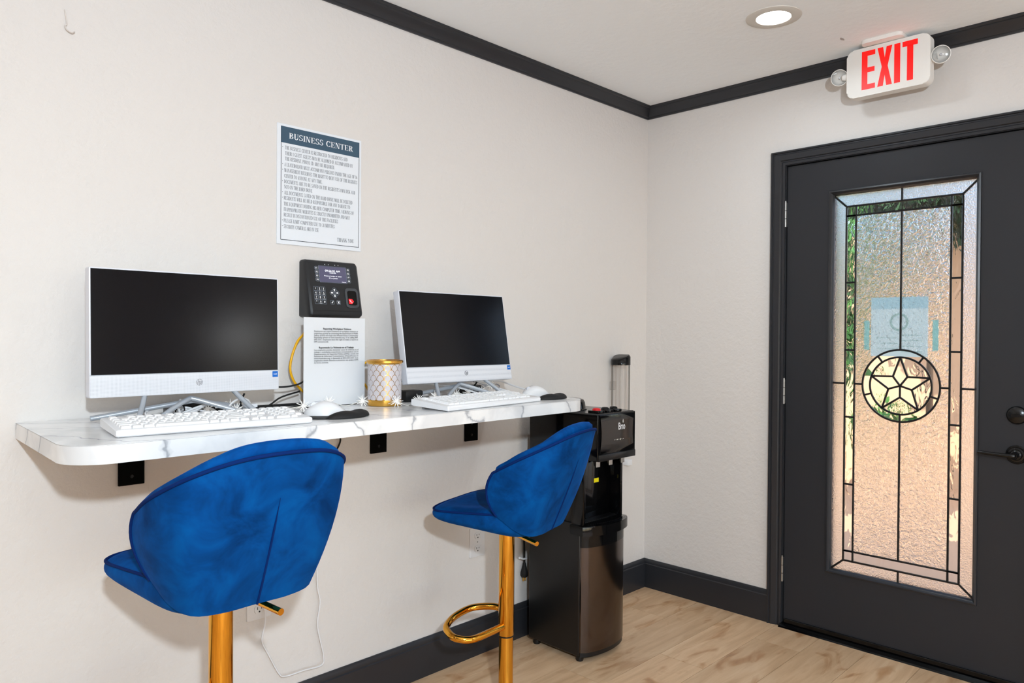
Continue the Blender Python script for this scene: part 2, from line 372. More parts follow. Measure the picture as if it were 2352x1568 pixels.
# floor with single planks (running along x, seams measured at y=-.128,-.324,-.520,-.716,...)
fl = struct(box('floor', (XW-.15, YS-.15, -.06), (.15, .15, -.012), BLACKM), 'light oak plank floor')
PWID, PLEN = .196, 1.22
plank_me = {}
def plank_mesh(L, W):
    k = (round(L, 3), round(W, 3))
    if k not in plank_me:
        bm = bmesh.new(); bbox(bm, (0, .0010, -.012), (L-.0018, W-.0008, 0))
        bmesh.ops.recalc_face_normals(bm, faces=bm.faces); me = bpy.data.meshes.new('plank'); bm.to_mesh(me); bm.free(); me.materials.append(WOOD); plank_me[k] = me
    return plank_me[k]
joints = {0: -.30, 1: -1.02, 2: -.64, 3: -.22, 4: -.63, 5: -1.05, 6: -.33, 7: -.82}
i = -1
while True:
    y1 = -.128-PWID*i; y0 = max(y1-PWID, YS)
    y1c = min(y1, 0.0)
    if y1 <= YS+.01: break
    x = joints.get(i, None)
    if x is None: x = -.15-((i*.437) % 1.0)*1.1
    cuts = [0.0]; 
    while x > XW+.05: cuts.append(x); x -= PLEN
    cuts.append(XW)
    for a, b in zip(cuts, cuts[1:]):
        if a-b < .01: continue
        o = link('plank', plank_mesh(a-b, y1c-y0), WOOD, fl); o.location = (b, y0, 0)
    i += 1

# crown moulding, baseboards (profiles swept and mitred in the corner)
CROWN = [(0, 2.385), (.006, 2.385), (.008, 2.392), (.014, 2.394), (.018, 2.402), (.024, 2.412), (.033, 2.421), (.036, 2.428), (.043, 2.430), (.0456, 2.434), (.0456, 2.44), (0, 2.44)]
BASE = [(0, 0), (.016, 0), (.016, .104), (.0145, .112), (.0145, .118), (.011, .122), (.011, .130), (.007, .139), (.004, .143), (0, .143)]
def sweep_left(name, prof, x0, label):
    bm = bmesh.new(); a = [bm.verts.new((x0, -d, z)) for d, z in prof]; b = [bm.verts.new((-d, -d, z)) for d, z in prof]; n = len(prof)
    for k in range(n): bm.faces.new((a[k], a[(k+1) % n], b[(k+1) % n], b[k]))
    bm.faces.new(a); bm.faces.new(b[::-1]); return struct(finish(bm, name, TRIM, None, 25), label)
def sweep_right(name, prof, y1, label):
    bm = bmesh.new(); a = [bm.verts.new((-d, -d, z)) for d, z in prof]; b = [bm.verts.new((-d, y1, z)) for d, z in prof]; n = len(prof)
    for k in range(n): bm.faces.new((a[k], a[(k+1) % n], b[(k+1) % n], b[k]))
    bm.faces.new(a); bm.faces.new(b[::-1]); return struct(finish(bm, name, TRIM, None, 25), label)
sweep_left('trim_1', CROWN, XW, 'black crown moulding along the counter wall')
sweep_right('trim_2', CROWN, YS, 'black crown moulding above the door wall')
sweep_left('baseboard_left', BASE, XW, 'black baseboard below the counter')
sweep_right('baseboard_right', BASE, -.671, 'black baseboard between the corner and the door casing')
bm = bmesh.new(); bbox(bm, (-.016, YS, 0), (0, DY1-.066, .143), .003); struct(finish(bm, 'baseboard_far', TRIM), 'black baseboard beyond the door')

# door casing
CAS = [(0, 0), (0, .011), (.010, .013), (.014, .010), (.018, .010), (.022, .015), (.036, .019), (.044, .021), (.047, .017), (.051, .017), (.054, .022), (.0605, .022), (.0605, 0)]
bm = bmesh.new()
yi, yr, zi = DY0-.004, DY1+.004, DZ-.004
rings = []
for (ya, za, sy, sz) in ((yi, 0, 1, 0), (yi, zi, 1, 1), (yr, zi, -1, 1), (yr, 0, -1, 0)):
    rings.append([bm.verts.new((-t, ya+sy*w_, za+sz*w_)) for w_, t in CAS])
for A, B in zip(rings, rings[1:]):
    n = len(A)
    for k in range(n): bm.faces.new((A[k], A[(k+1) % n], B[(k+1) % n], B[k]))
bm.faces.new(rings[0]); bm.faces.new(rings[-1][::-1])
struct(finish(bm, 'trim_3', TRIM, None, 25), 'charcoal moulded casing around the door')
bm = bmesh.new()
bbox(bm, (-.001, DY0-.006, 0), (.14, DY0+.001, DZ)); bbox(bm, (-.001, DY1-.001, 0), (.14, DY1+.006, DZ)); bbox(bm, (-.001, DY1, DZ-.006), (.14, DY0, DZ+.001))
bbox(bm, (.056, DY0-.02, 0), (.09, DY0, DZ)); bbox(bm, (.056, DY1, 0), (.09, DY1+.02, DZ)); bbox(bm, (.056, DY1, DZ-.02), (.09, DY0, DZ))
struct(finish(bm, 'trim_4', TRIM), 'charcoal door jamb lining')
bm = bmesh.new(); prism(bm, [(-.03, 0), (-.026, .006), (-.012, .014), (.02, .018), (.12, .018), (.12, 0)], -DY0, -DY1, Matrix(((1, 0, 0, 0), (0, 0, -1, 0), (0, 1, 0, 0), (0, 0, 0, 1))))
struct(finish(bm, 'trim_5', BLACKG), 'glossy black threshold under the door')

# ------------------------------------------------------------------ door_1
dl, dr_, dz0, dz1 = -.7385, -1.6525, .022, 2.034
door = struct(empty('door_1', (.02, (dl+dr_)/2, dz0)), 'charcoal door with a tall leaded star glass panel'); WORLDP.add(door.name)
def ringprism(bm, o, i, x0, x1):
    """frame between outer rect o=(ya,yb,za,zb) and inner rect i, between planes x0 (room side) and x1"""
    co = lambda r, x: [bm.verts.new((x, y, z)) for y, z in ((r[0], r[2]), (r[1], r[2]), (r[1], r[3]), (r[0], r[3]))]
    of, ob, jf, jb = co(o, x0), co(o, x1), co(i, x0), co(i, x1)
    for k in range(4):
        j = (k+1) % 4
        bm.faces.new((of[k], of[j], jf[j], jf[k])); bm.faces.new((ob[k], jb[k], jb[j], ob[j]))
        bm.faces.new((of[k], ob[k], ob[j], of[j])); bm.faces.new((jf[k], jf[j], jb[j], jb[k]))
GL = (-.926, -1.478, .285, 1.897)
bm = bmesh.new(); ringprism(bm, (dl, dr_, dz0, dz1), GL, .006, .050); finish(bm, 'slab', DOORP, door)
def frame_sweep(bm, rect, prof):
    ya, yb, za, zb = rect; rings = []
    for (y, z, sy, sz) in ((ya, za, -1, 1), (yb, za, 1, 1), (yb, zb, 1, -1), (ya, zb, -1, -1)):
        rings.append([bm.verts.new((x, y+sy*d, z+sz*d)) for d, x in prof])
    n = len(prof)
    for q in range(4):
        A, B = rings[q], rings[(q+1) % 4]
        for k in range(n): bm.faces.new((A[k], A[(k+1) % n], B[(k+1) % n], B[k]))
GP = [(-.006, .0055), (-.004, -.001), (.002, -.003), (.005, .002), (.009, .006), (.011, .012), (.013, .016), (.013, .022), (.0, .022)]
bm = bmesh.new(); frame_sweep(bm, GL, GP); finish(bm, 'glazing_bead', TRIM, door, 25)
GP2 = [(d, .056-x) for d, x in GP]
bm = bmesh.new(); frame_sweep(bm, GL, GP2); finish(bm, 'glazing_bead', TRIM, door, 25)
box('door_sweep', (-.004, dr_+.004, .016), (.006, dl-.004, .034), BLACKG, door, .002, 1)

gc, gz = -1.2035, 1.0885
gx0, gx1 = .020, .025      # glass sheet
oy, oz0, oz1 = .2665, .297, 1.881
by_, bz0, bz1 = .2155, .342, 1.831
iy, iz0, iz1 = .177, .3835, 1.7915
def pane(pts, m, bevel=0):
    """pts in (u to the right, z) about the panel centre"""
    bm = bmesh.new()
    M = Matrix(((0, 0, -1, gx1), (-1, 0, 0, gc), (0, 1, 0, 0), (0, 0, 0, 1)))
    prism(bm, pts, 0, gx1-gx0, M, bevel)
    return finish(bm, 'glass_pane', m, door)
g = .0008
def quad(u0, z0, u1, z1): return [(u0+g, z0+g), (u1-g, z0+g), (u1-g, z1-g), (u0+g, z1-g)]
cam_l = []   # lead came lines as polylines in (u, z, halfwidth)
# pebbled border, mitred
for s in (-1, 1):
    pane([(s*oy, oz1), (0, oz1), (0, bz1), (s*by_, bz1)], G_PEB); pane([(s*oy, oz0), (0, oz0), (0, bz0), (s*by_, bz0)], G_PEB)
    pane([(s*oy, oz1), (s*by_, bz1), (s*by_, gz), (s*oy, gz)], G_PEB); pane([(s*oy, oz0), (s*by_, bz0), (s*by_, gz), (s*oy, gz)], G_PEB)
    for a, b in ((oz1, bz1), (oz0, bz0)): cam_l.append([(s*oy, a), (s*by_, b)])
    cam_l.append([(s*oy, gz), (s*by_, gz)])
cam_l += [[(0, oz1), (0, bz1)], [(0, oz0), (0, bz0)]]
# clear wavy band
spl = [iz1, 1.512, 1.229, .948, .665, iz0]
for s in (-1, 1):
    for a, b in zip(spl, spl[1:]): pane(quad(min(s*iy, s*by_), b, max(s*iy, s*by_), a), G_WAV)
    for z in spl: cam_l.append([(s*iy, z), (s*by_, z)])
    pane(quad(min(s*iy, s*by_), iz1, max(s*iy, s*by_), bz1), G_WAV); pane(quad(min(s*iy, s*by_), bz0, max(s*iy, s*by_), iz0), G_WAV)
    for a in (iy, by_): cam_l.append([(s*a, bz0), (s*a, bz1)])
pane(quad(-iy, iz1, iy, bz1), G_WAV); pane(quad(-iy, bz0, iy, iz0), G_WAV)
for z in (bz0, iz0, iz1, bz1): cam_l.append([(-by_, z), (by_, z)])
# centre fields of glue-chip glass with the ring cut out
R1, R2 = .1445, .1150
def arc(r, a0, a1, n): return [(r*math.cos(math.radians(a0+(a1-a0)*k/n)), gz+r*math.sin(math.radians(a0+(a1-a0)*k/n))) for k in range(n+1)]
pane([(0, iz1)] + [(iy, iz1), (iy, gz)] + arc(R1, 0, 90, 14), G_CHIP)
pane([(-iy, gz), (-iy, iz1), (0, iz1)] + arc(R1, 90, 180, 14), G_CHIP)
pane([(0, iz0), (-iy, iz0), (-iy, gz)] + arc(R1, 180, 270, 14), G_CHIP)
pane([(iy, gz), (iy, iz0), (0, iz0)] + arc(R1, 270, 360, 14), G_CHIP)
cam_l += [[(0, gz+R1), (0, iz1)], [(0, iz0), (0, gz-R1)], [(-iy, gz), (-R1, gz)], [(R1, gz), (iy, gz)]]
cam_l += [arc(R1, 0, 360, 72), arc(R2, 0, 360, 72)]
for k in range(5):
    a0 = -90+72*k; pts = arc(R1, a0, a0+72, 12) + arc(R2, a0+72, a0, 12); pane(pts, G_BEV)
    cam_l.append([arc(R1, a0, a0, 1)[0], arc(R2, a0, a0, 1)[0]])
ri = R2*.40
tip = [arc(R2, 90+72*k, 90, 1)[0] for k in range(5)]; inn = [arc(ri, 54+72*k, 90, 1)[0] for k in range(5)]   # inn[k] lies clockwise of tip[k]
for k in range(5):
    pane([(0, gz), inn[k], tip[k], inn[(k+1) % 5]], G_BEV, .004)
    cam_l.append([(0, gz), inn[k]]); cam_l.append([inn[k], tip[k]]); cam_l.append([tip[k], inn[(k+1) % 5]])
    a1 = 90+72*k; pane([inn[k]] + arc(R2, a1-72, a1, 12), G_WAV)
bm = bmesh.new()
for pl in cam_l:
    closed = len(pl) > 40
    if closed: pl = pl[:-1]
    n = len(pl); hw = .0038; V = []
    for q in range(n):
        p = Vector(pl[q]); pn = Vector(pl[(q+1) % n] if closed else pl[min(q+1, n-1)]); pp = Vector(pl[q-1] if closed else pl[max(q-1, 0)])
        t = (pn-pp).normalized(); nr = Vector((-t.y, t.x))*hw
        V.append([bm.verts.new((x, gc-(p+nr*s).x, (p+nr*s).y)) for s, x in ((1, gx0-.0005), (.5, gx0-.0025), (-.5, gx0-.0025), (-1, gx0-.0005), (-1, gx1+.0005), (-.5, gx1+.002), (.5, gx1+.002), (1, gx1+.0005))])
    for q in range(n if closed else n-1):
        A, B = V[q], V[(q+1) % n]
        for k in range(8): bm.faces.new((A[k], A[(k+1) % 8], B[(k+1) % 8], B[k]))
    if not closed: bm.faces.new(V[0]); bm.faces.new(V[-1][::-1])
finish(bm, 'lead_came', BLACKS, door)['label'] = 'black lead lines of the star glass'
# hinges
for z in (1.822, 1.040, .252):
    h = tubeo('hinge', [(-.004, -.7335, z-.054), (-.004, -.7335, z+.054)], .0062, STEEL, door, 12)
    bm = bmesh.new(); bbox(bm, (.0, -.7385, z-.052), (.0062, -.7335, z+.052)); finish(bm, 'hinge_leaf', STEEL, h)
    for dz in (-.018, .018): tubeo('hinge_groove', [(-.004, -.7335, z+dz-.0012), (-.004, -.7335, z+dz+.0012)], .0065, BLACKM, h, 12)
    tubeo('hinge_pin', [(-.004, -.7335, z+.054), (-.004, -.7335, z+.060)], .0045, STEEL, h, 10)
# deadbolt and lever
MDk = MD(.006, -1.603, 1.004)
db = latheo('deadbolt', [(0, 0), (.033, 0), (.033, .004), (.030, .010), (.026, .013), (0, .014)], BLACKH, door, 40, MDk)
bm = bmesh.new(); prism(bm, rrect(.030, .010, .004, 4), .012, .026, MDk); finish(bm, 'thumb_turn', BLACKH, db, 30)
MDl = MD(.006, -1.603, .861)
lv = latheo('lever_rose', [(0, 0), (.034, 0), (.034, .004), (.031, .007), (.028, .007), (.026, .011), (.020, .012), (.018, .017), (.0125, .02), (.0125, .045), (.010, .05), (0, .05)], BLACKH, door, 40, MDl)
tubeo('lever_handle', spline([(-.045, -1.606, .861), (-.048, -1.59, .861), (-.05, -1.55, .862), (-.05, -1.492, .8645)], 6), [.0085]*6+[.0075]*6+[.0065]*6+[.005], BLACKH, lv, 10)
# notice taped on the outer side of the glass, seen from its back
notice = wthing('notice_sheet', (.0262, -1.195, 1.205), 'pale teal notice sheet taped behind the door glass above the star ring', 'notice')
PTEAL = translucent('teal_paper', srgb(196, 218, 213), .9); PTEAL2 = translucent('teal_paper_print', srgb(164, 200, 202), .9)
def leaf(name, x, ya, yb, za, zb, m, parent=None):
    bm = bmesh.new(); bm.faces.new([bm.verts.new((x, y, z)) for y, z in ((ya, za), (yb, za), (yb, zb), (ya, zb))]); return finish(bm, name, m, parent)
leaf('sheet', .0270, -1.302, -1.089, 1.206, 1.398, PTEAL, notice); leaf('printed_band', .0270, -1.302, -1.089, 1.398, 1.445, PTEAL2, notice)
bm = bmesh.new(); cc = [(.036*math.cos(2*PI*k/32), .036*math.sin(2*PI*k/32)) for k in range(32)]; ci = [(.027*math.cos(2*PI*k/32), .027*math.sin(2*PI*k/32)) for k in range(32)]
Mn = MD(.0264, -1.196, 1.345)
A = [bm.verts.new(Mn @ Vector((*p, 0))) for p in cc]; B = [bm.verts.new(Mn @ Vector((*p, 0))) for p in ci]
for k in range(32): bm.faces.new((A[k], A[(k+1) % 32], B[(k+1) % 32], B[k]))
finish(bm, 'printed_seal', translucent('seal_print', srgb(206, 224, 216), .9), notice)
for q in range(7): leaf('printed_line', .0266, -1.19 if q % 2 else -1.28, -1.11 if q % 2 else -1.205, 1.225+.011*q, 1.2275+.011*q, PTEAL, notice)
for (a, b, nm) in ((-1.083, -1.062, 'left'), (-1.339, -1.318, 'right')):
    tag(leaf('tape_strip', .0268, a, b, 1.231, 1.352, translucent('green_tape_'+nm, srgb(140, 196, 184), .9)), 'short green vertical tape strip behind the door glass, %s of the notice' % nm, 'tape')
# ================================================================== OUTSIDE THE DOOR
STUCCO = paint('outdoor_stucco', srgb(212, 174, 140), 40, .3, .8)
CONC = paint('outdoor_concrete', srgb(180, 148, 120), 25, .2, .8)
LEAF = mat('leaf_green', srgb(70, 120, 52), .55); LEAFD = mat('leaf_dark', srgb(34, 66, 34), .5); BARK = mat('bark', srgb(96, 78, 60), .8)
struct(box('outdoor_ground', (-14, -20, -.10), (.15, YS-.16, -.03), paint('outdoor_paving', srgb(222, 226, 230), 25, .2, .8)), 'pale paving outside the added back window')
struct(box('patio_floor', (.15, -12, -.10), (14, 8, -.03), CONC), 'pale beige patio outside the door')
struct(box('courtyard_wall', (4.2, -3.4, -.03), (4.5, 6, 2.25), STUCCO), 'peach stucco courtyard wall seen through the glass')
def shrub(name, loc, rad, hgt, n, m, label, leaf=.07, z0=.3):
    t = empty(name, loc, 0, label, 'shrub'); rnd = random.Random(name+str(loc))
    tubeo('stem', [(0, 0, 0), (.02, .01, z0+hgt*.5)], [.03, .018], BARK, t, 7)
    bm = bmesh.new()
    for _ in range(n):
        a, b, c = rnd.uniform(0, 2*PI), rnd.uniform(-1, 1), rnd.random()**.4
        q = math.sqrt(1-b*b); p = Vector((rad*c*q*math.cos(a), rad*c*q*math.sin(a), z0+hgt/2+hgt/2*c*b))
        d = Vector((rnd.uniform(-1, 1), rnd.uniform(-1, 1), rnd.uniform(-.6, 1))).normalized(); s = d.orthogonal().normalized(); L = leaf*rnd.uniform(.7, 1.3)
        vs = [bm.verts.new(p), bm.verts.new(p+d*L*.5+s*L*.22), bm.verts.new(p+d*L), bm.verts.new(p+d*L*.5-s*L*.22)]
        bm.faces.new(vs)
    o = finish(bm, 'foliage', m, t); o['kind'] = 'stuff'; return t
shrub('tall_shrub', (2.1, .17, -.03), .55, 1.7, 2600, LEAF, 'tall green shrub beyond the left side of the door glass', .15, .75)
shrub('leafy_tree', (3.3, -.42, -.03), .8, 1.25, 3600, LEAFD, 'dark leafy tree crown beyond the top of the door glass', .2, 2.05)
shrub('low_shrub', (3.7, .05, -.03), .33, .5, 400, LEAF, 'low green shrub by the courtyard wall', .09, .25)

# ================================================================== COUNTER
ZT, ZB = 1.053, 1.014
def cpts():
    x0, x1, yf, r = -2.772, -1.098, -.552, .085
    p = [(x0+.02, -.001), (x1, -.001)]
    p = [(x1, -.001)]
    for k in range(9): a = -90*k/8; p.append((x1-r+r*math.cos(math.radians(a)), -.515+r+r*math.sin(math.radians(a))))
    for k in range(9): a = -90-90*k/8; p.append((x0+r+r*math.cos(math.radians(a)), yf+r+r*math.sin(math.radians(a))))
    p.append((x0+.026, -.001)); return p[::-1]
counter = wthing('wall_counter', (-1.93, 0, ZB), 'long white marble laminate counter fixed to the wall under both computers', 'counter')
bm = bmesh.new(); P = cpts(); prism(bm, P, ZB, ZT-.0012); finish(bm, 'worktop', MARBLE, counter, 35)
bm = bmesh.new(); prism(bm, P, ZT-.0012, ZT-.0008); 
for v in bm.verts: v.co.x = -1.935+(v.co.x+1.935)*1.0003
finish(bm, 'laminate_seam', mat('seam_grey', srgb(110, 108, 108), .5), counter)
bm = bmesh.new(); prism(bm, P, ZT-.0008, ZT); finish(bm, 'top_sheet', MARBLE, counter, 35)
for x in (-2.4755, -1.6545, -1.211):
    bm = bmesh.new(); bbox(bm, (x-.0335, -.009, .861), (x+.0335, -.0005, ZB-.0005), .001, 1); bbox(bm, (x-.0335, -.43, ZB-.0085), (x+.0335, -.009, ZB-.0005), .001, 1)
    br = finish(bm, 'bracket', BRACK, counter)
    for z in (.885, .93): latheo('screw', [(0, 0), (.005, 0), (.004, .002), (0, .0025)], BLACKS, br, 10, MW(x, -.009, z))

# ================================================================== ALL-IN-ONE COMPUTERS
def hp_logo(parent, M, r, m):
    bm = bmesh.new()
    n = 28
    def seg(a0, a1):
        A = [bm.verts.new(M @ Vector((r*math.cos(a0+(a1-a0)*k/n), r*math.sin(a0+(a1-a0)*k/n), 0))) for k in range(n+1)]
        B = [bm.verts.new(M @ Vector((r*.86*math.cos(a0+(a1-a0)*k/n), r*.86*math.sin(a0+(a1-a0)*k/n), 0))) for k in range(n+1)]
        for k in range(n): bm.faces.new((A[k], A[k+1], B[k+1], B[k]))
    seg(math.radians(-70), math.radians(95)); seg(math.radians(110), math.radians(275))
    def st(x0, y0, x1, y1, w_=.09):
        bm.faces.new([bm.verts.new(M @ Vector((x*r, y*r, 0))) for x, y in ((x0-w_, y0), (x0+w_, y0), (x1+w_, y1), (x1-w_, y1))])
    st(-.62, -.5, -.2, .9); st(-.16, -.5, .06, .22); st(-.36, .30, .06, .30, .02)
    bm.faces.new([bm.verts.new(M @ Vector((x*r, y*r, 0))) for x, y in ((-.42, .18), (.1, .18), (.1, .34), (-.38, .34))])
    st(.0, -.95, .38, .34); st(.52, -.42, .72, .22)
    for a, b in (((.3, .18), (.75, .34)), ((.12, -.5), (.58, -.34))):
        bm.faces.new([bm.verts.new(M @ Vector((x*r, y*r, 0))) for x, y in ((a[0], a[1]), (b[0], a[1]), (b[0], b[1]), (a[0], b[1]))])
    return finish(bm, 'logo', m, parent)
DOTS = mat('speaker_dots', srgb(212, 213, 219), .5)
v = coord(DOTS, (1, 1, 1)); vo = N(DOTS, 'ShaderNodeTexVoronoi', Scale=330.0); vo.inputs['Randomness'].default_value = 0.0; LK(DOTS, v, vo.inputs['Vector'])
LK(DOTS, ramp(DOTS, vo.outputs['Distance'], [(.22, srgb(178, 180, 188)), (.36, srgb(218, 219, 224))]), BS(DOTS).inputs['Base Color'])
LOGOG = mat('logo_grey', srgb(150, 150, 156), .3, .3); LOGOD = mat('logo_dark', srgb(70, 72, 76), .3)
def computer(loc, tilt, label, logo_m, drop):
    """origin: counter surface below the middle of the panel's lower edge"""
    t = empty('all_in_one_computer', loc, 0, label, 'computer', 'all-in-one computers on the counter')
    W, H, D = .490, .317, .028
    Mt = Matrix.Translation((0, 0, drop)) @ Matrix.Rotation(math.radians(-tilt), 4, 'X')
    loc2 = lambda M2: Mt @ M2
    bm = bmesh.new(); prism(bm, rrect(W, H, .004, 3, 0, H/2), 0, D, Mt @ MW(0, D, 0), .0012); body = finish(bm, 'display_body', SILVER, t, 35)
    bm = bmesh.new(); bbox(bm, (-.15, D-.001, .02), (.15, D+.028, .22), .012, 3, Mt); finish(bm, 'rear_housing', SILVER, t, 40)
    bm = bmesh.new(); bbox(bm, (-W/2+.0035, -.0008, .0555), (W/2-.0035, .002, H-.0035), 0, 1, Mt); finish(bm, 'screen', SCREEN, t)
    bm = bmesh.new(); bbox(bm, (-W/2+.001, -.0006, .0535), (W/2-.001, .001, .0555), 0, 1, Mt); finish(bm, 'bezel_line', STAND, t)
    bm = bmesh.new(); bbox(bm, (-W/2+.002, -.0006, .002), (W/2-.002, .001, .0535), 0, 1, Mt); finish(bm, 'speaker_grille', DOTS, t)
    hp_logo(t, Mt @ MW(.018, -.0010, .029), .0085, logo_m)
    bm = bmesh.new(); prism(bm, rrect(.0165, .0165, .001, 2), 0, .0006, Mt @ MW(W/2-.0115, -.0008, .0435)); stk = finish(bm, 'sticker', BLUEST, t)
    text('sticker_print', 'intel', .006, PRINTW, stk, Mt @ MW(W/2-.0115, -.0016, .042), align='CENTER')
    # stand: lower hub plus bent rods
    zb = .006; top = Mt @ Vector((0, D*.8, .012))
    rod = .0066
    for s in (-1, 1):
        a = Mt @ Vector((s*.112, D*.6, .010))
        tubeo('stand_leg', spline([a+Vector((0, .004, .02)), a, Vector((a.x+s*.030, -.035, zb+.022)), Vector((a.x+s*.052, -.062, zb))], 5), rod, STAND, t, 8)
    tubeo('stand_rail', [(-.215, .100, zb+.004), (-.20, .098, zb+.006), (0, .045, .044), (.02, .043, .046), (.215, .10, zb+.004)], rod, STAND, t, 8)
    tubeo('stand_rail', spline([(-.105, -.030, zb), (-.06, -.005, .028), (-.004, .022, .052), (.012, .022, .053), (.06, .0, .036), (.145, -.035, zb)], 4), rod, STAND, t, 8)
    return t
computer((-2.396, -.220, ZT), 1.5, 'left all-in-one computer with wide black screen, nearest the counter end', LOGOG, .069)
computer((-1.451, -.226, ZT), 10.0, 'right all-in-one computer with black screen tilted back, beside the gold holder', LOGOD, .064)

# ================================================================== KEYBOARDS
key_me = {}
def key_mesh(wd, dp):
    k = (round(wd, 4), round(dp, 4))
    if k not in key_me:
        bm = bmesh.new(); h = .0055; i_ = .0018
        a = [bm.verts.new(p) for p in ((0, 0, 0), (wd, 0, 0), (wd, dp, 0), (0, dp, 0))]; b = [bm.verts.new(p) for p in ((i_, i_, h), (wd-i_, i_, h), (wd-i_, dp-i_, h), (i_, dp-i_, h))]
        bm.faces.new(b)
        for q in range(4): bm.faces.new((a[q], a[(q+1) % 4], b[(q+1) % 4], b[q]))
        bmesh.ops.bevel(bm, geom=[e for e in bm.edges if all(abs(v.co.z-h) < 1e-6 for v in e.verts)], offset=.0008, segments=1, affect='EDGES')
        bmesh.ops.recalc_face_normals(bm, faces=bm.faces)
        me = bpy.data.meshes.new('key'); bm.to_mesh(me); bm.free(); me.materials.append(WHITEK); key_me[k] = me
    return key_me[k]
ROWS = [  # (y index from back, list of (x units, width units))
    (0, [(0, 1), (2, 1), (3, 1), (4, 1), (5, 1), (6.5, 1), (7.5, 1), (8.5, 1), (9.5, 1), (11, 1), (12, 1), (13, 1), (14, 1), (15.25, 1), (16.25, 1), (17.25, 1), (18.5, 1), (19.5, 1), (20.5, 1), (21.5, 1)]),
    (1, [(x, 1) for x in range(13)] + [(13, 2), (15.25, 1), (16.25, 1), (17.25, 1), (18.5, 1), (19.5, 1), (20.5, 1), (21.5, 1)]),
    (2, [(0, 1.5)] + [(1.5+x, 1) for x in range(12)] + [(13.5, 1.5), (15.25, 1), (16.25, 1), (17.25, 1), (18.5, 1), (19.5, 1), (20.5, 1), (21.5, 1)]),
    (3, [(0, 1.75)] + [(1.75+x, 1) for x in range(11)] + [(12.75, 2.25), (18.5, 1), (19.5, 1), (20.5, 1)]),
    (4, [(0, 2.25)] + [(2.25+x, 1) for x in range(10)] + [(12.25, 2.75), (16.25, 1), (18.5, 1), (19.5, 1), (20.5, 1), (21.5, 1)]),
    (5, [(0, 1.25), (1.25, 1.25), (2.5, 1.25), (3.75, 6.25), (10, 1.25), (11.25, 1.25), (12.5, 1.25), (13.75, 1.25), (15.25, 1), (16.25, 1), (17.25, 1), (18.5, 2), (20.5, 1)])]
def keyboard(loc, rz, label, W=.452, Dp=.158):
    """origin: front-left lower corner"""
    t = empty('keyboard', loc, rz, label, 'keyboard', 'white keyboards on the counter')
    bm = bmesh.new()
    sec = [(0.004, .001), (0, .004), (.0, .012), (.005, .0165), (Dp*.93, .031), (Dp, .029), (Dp, .014), (Dp-.01, .010)]
    xs = [0, .004, W-.004, W]; V = []
    for j, x in enumerate(xs):
        e = .003 if j in (0, 3) else 0
        V.append([bm.verts.new((x, min(max(y, e), Dp-e), z-(.002 if e and z > .012 else 0)+(.0015 if e and z < .005 else 0))) for y, z in sec])
    n = len(sec)
    for A, B in zip(V, V[1:]):
        for k in range(n): bm.faces.new((A[k], A[(k+1) % n], B[(k+1) % n], B[k]))
    bm.faces.new(V[0]); bm.faces.new(V[-1][::-1])
    finish(bm, 'case', WHITEP, t, 30)
    slope = math.atan2(.0145, Dp*.93-.005); U = .0190; x0 = (W-22.5*U)/2; Ud = .0192
    for r_, keys in ROWS:
        yb = .016+(5-r_)*Ud + (.006 if r_ == 0 else 0)
        for x, wd in keys:
            o = link('key', key_mesh(wd*U-.0022, Ud-.0026), WHITEK, t)
            o.location = (x0+x*U, yb, .0163+(yb-.005)*math.tan(slope)); o.rotation_euler = (slope, 0, 0)
    for x in (.03, W-.05):
        box('foot', (x, Dp-.03, 0), (x+.02, Dp-.02, .02), WHITEP, t)
    return t
keyboard((-2.657, -.462, ZT), math.radians(-5.0), 'white keyboard in front of the left computer')
keyboard((-1.768, -.517, ZT), math.radians(6.8), 'white keyboard in front of the right tilted computer', W=.470)

# ================================================================== MICE AND WRIST PADS
def mouse(loc, rz, label):
    t = empty('computer_mouse', loc, rz, label, 'mouse', 'white computer mice')
    rows = []
    for k in range(13):
        f = k/12; y = -.056+.112*f
        wd = .031*math.sqrt(max(0, 1-((f-.48)/.53)**2))*1.02+.001; hh = .004+.034*math.sin(PI*min(1, (f*.92+.04)))**.8
        rows.append([Vector((wd*math.cos(PI*q/10), y, .001+hh*math.sin(PI*q/10)**.75)) for q in range(11)])
    bm = bmesh.new(); V = gridm(bm, rows)
    for A in (V[0], V[-1]): bm.faces.new(A)
    for A, B in zip(V, V[1:]): bm.faces.new((A[0], B[0], B[-1], A[-1]))
    finish(bm, 'shell', WHITEP, t, 50)
    tubeo('scroll_wheel', [(-.003, .030, .029), (.003, .030, .029)], .008, SILVER, t, 14)
    bm = bmesh.new(); pa = [Vector((0, y, z)) for y, z in ((.012, .0395), (.03, .0365), (.045, .029), (.053, .02))]; tube(bm, pa, .0006, 5); finish(bm, 'button_split', LOGOG, t)
    return t
def wristpad(loc, rz, label):
    t = empty('mouse_pad', loc, rz, label, 'mouse pad', 'black mouse pads with wrist rest')
    bm = bmesh.new(); pts = []
    for k in range(40):
        a = 2*PI*k/40; r_ = .092+.012*math.cos(2*a); pts.append((r_*math.cos(a), .105*math.sin(a)*(1 if math.sin(a) > 0 else .98)))
    prism(bm, pts, 0, .003); finish(bm, 'pad', BLACKM, t, 40)
    rows = []
    for k in range(15):
        f = -1+2*k/14; x = .082*f; hh = .020*math.sqrt(max(0.02, 1-f*f))*(1-.25*math.exp(-(f/.25)**2)); wd = .030*math.sqrt(max(.05, 1-f*f)); yc = -.075+.018*f*f
        rows.append([Vector((x, yc+wd*math.cos(PI*q/8), .002+hh*math.sin(PI*q/8))) for q in range(9)])
    bm = bmesh.new(); gridm(bm, rows); finish(bm, 'wrist_rest', BLACKM, t, 60); return t
wristpad((-2.075, -.375, ZT), math.radians(18), 'black mouse pad with wrist rest between the left keyboard and the gold holder')
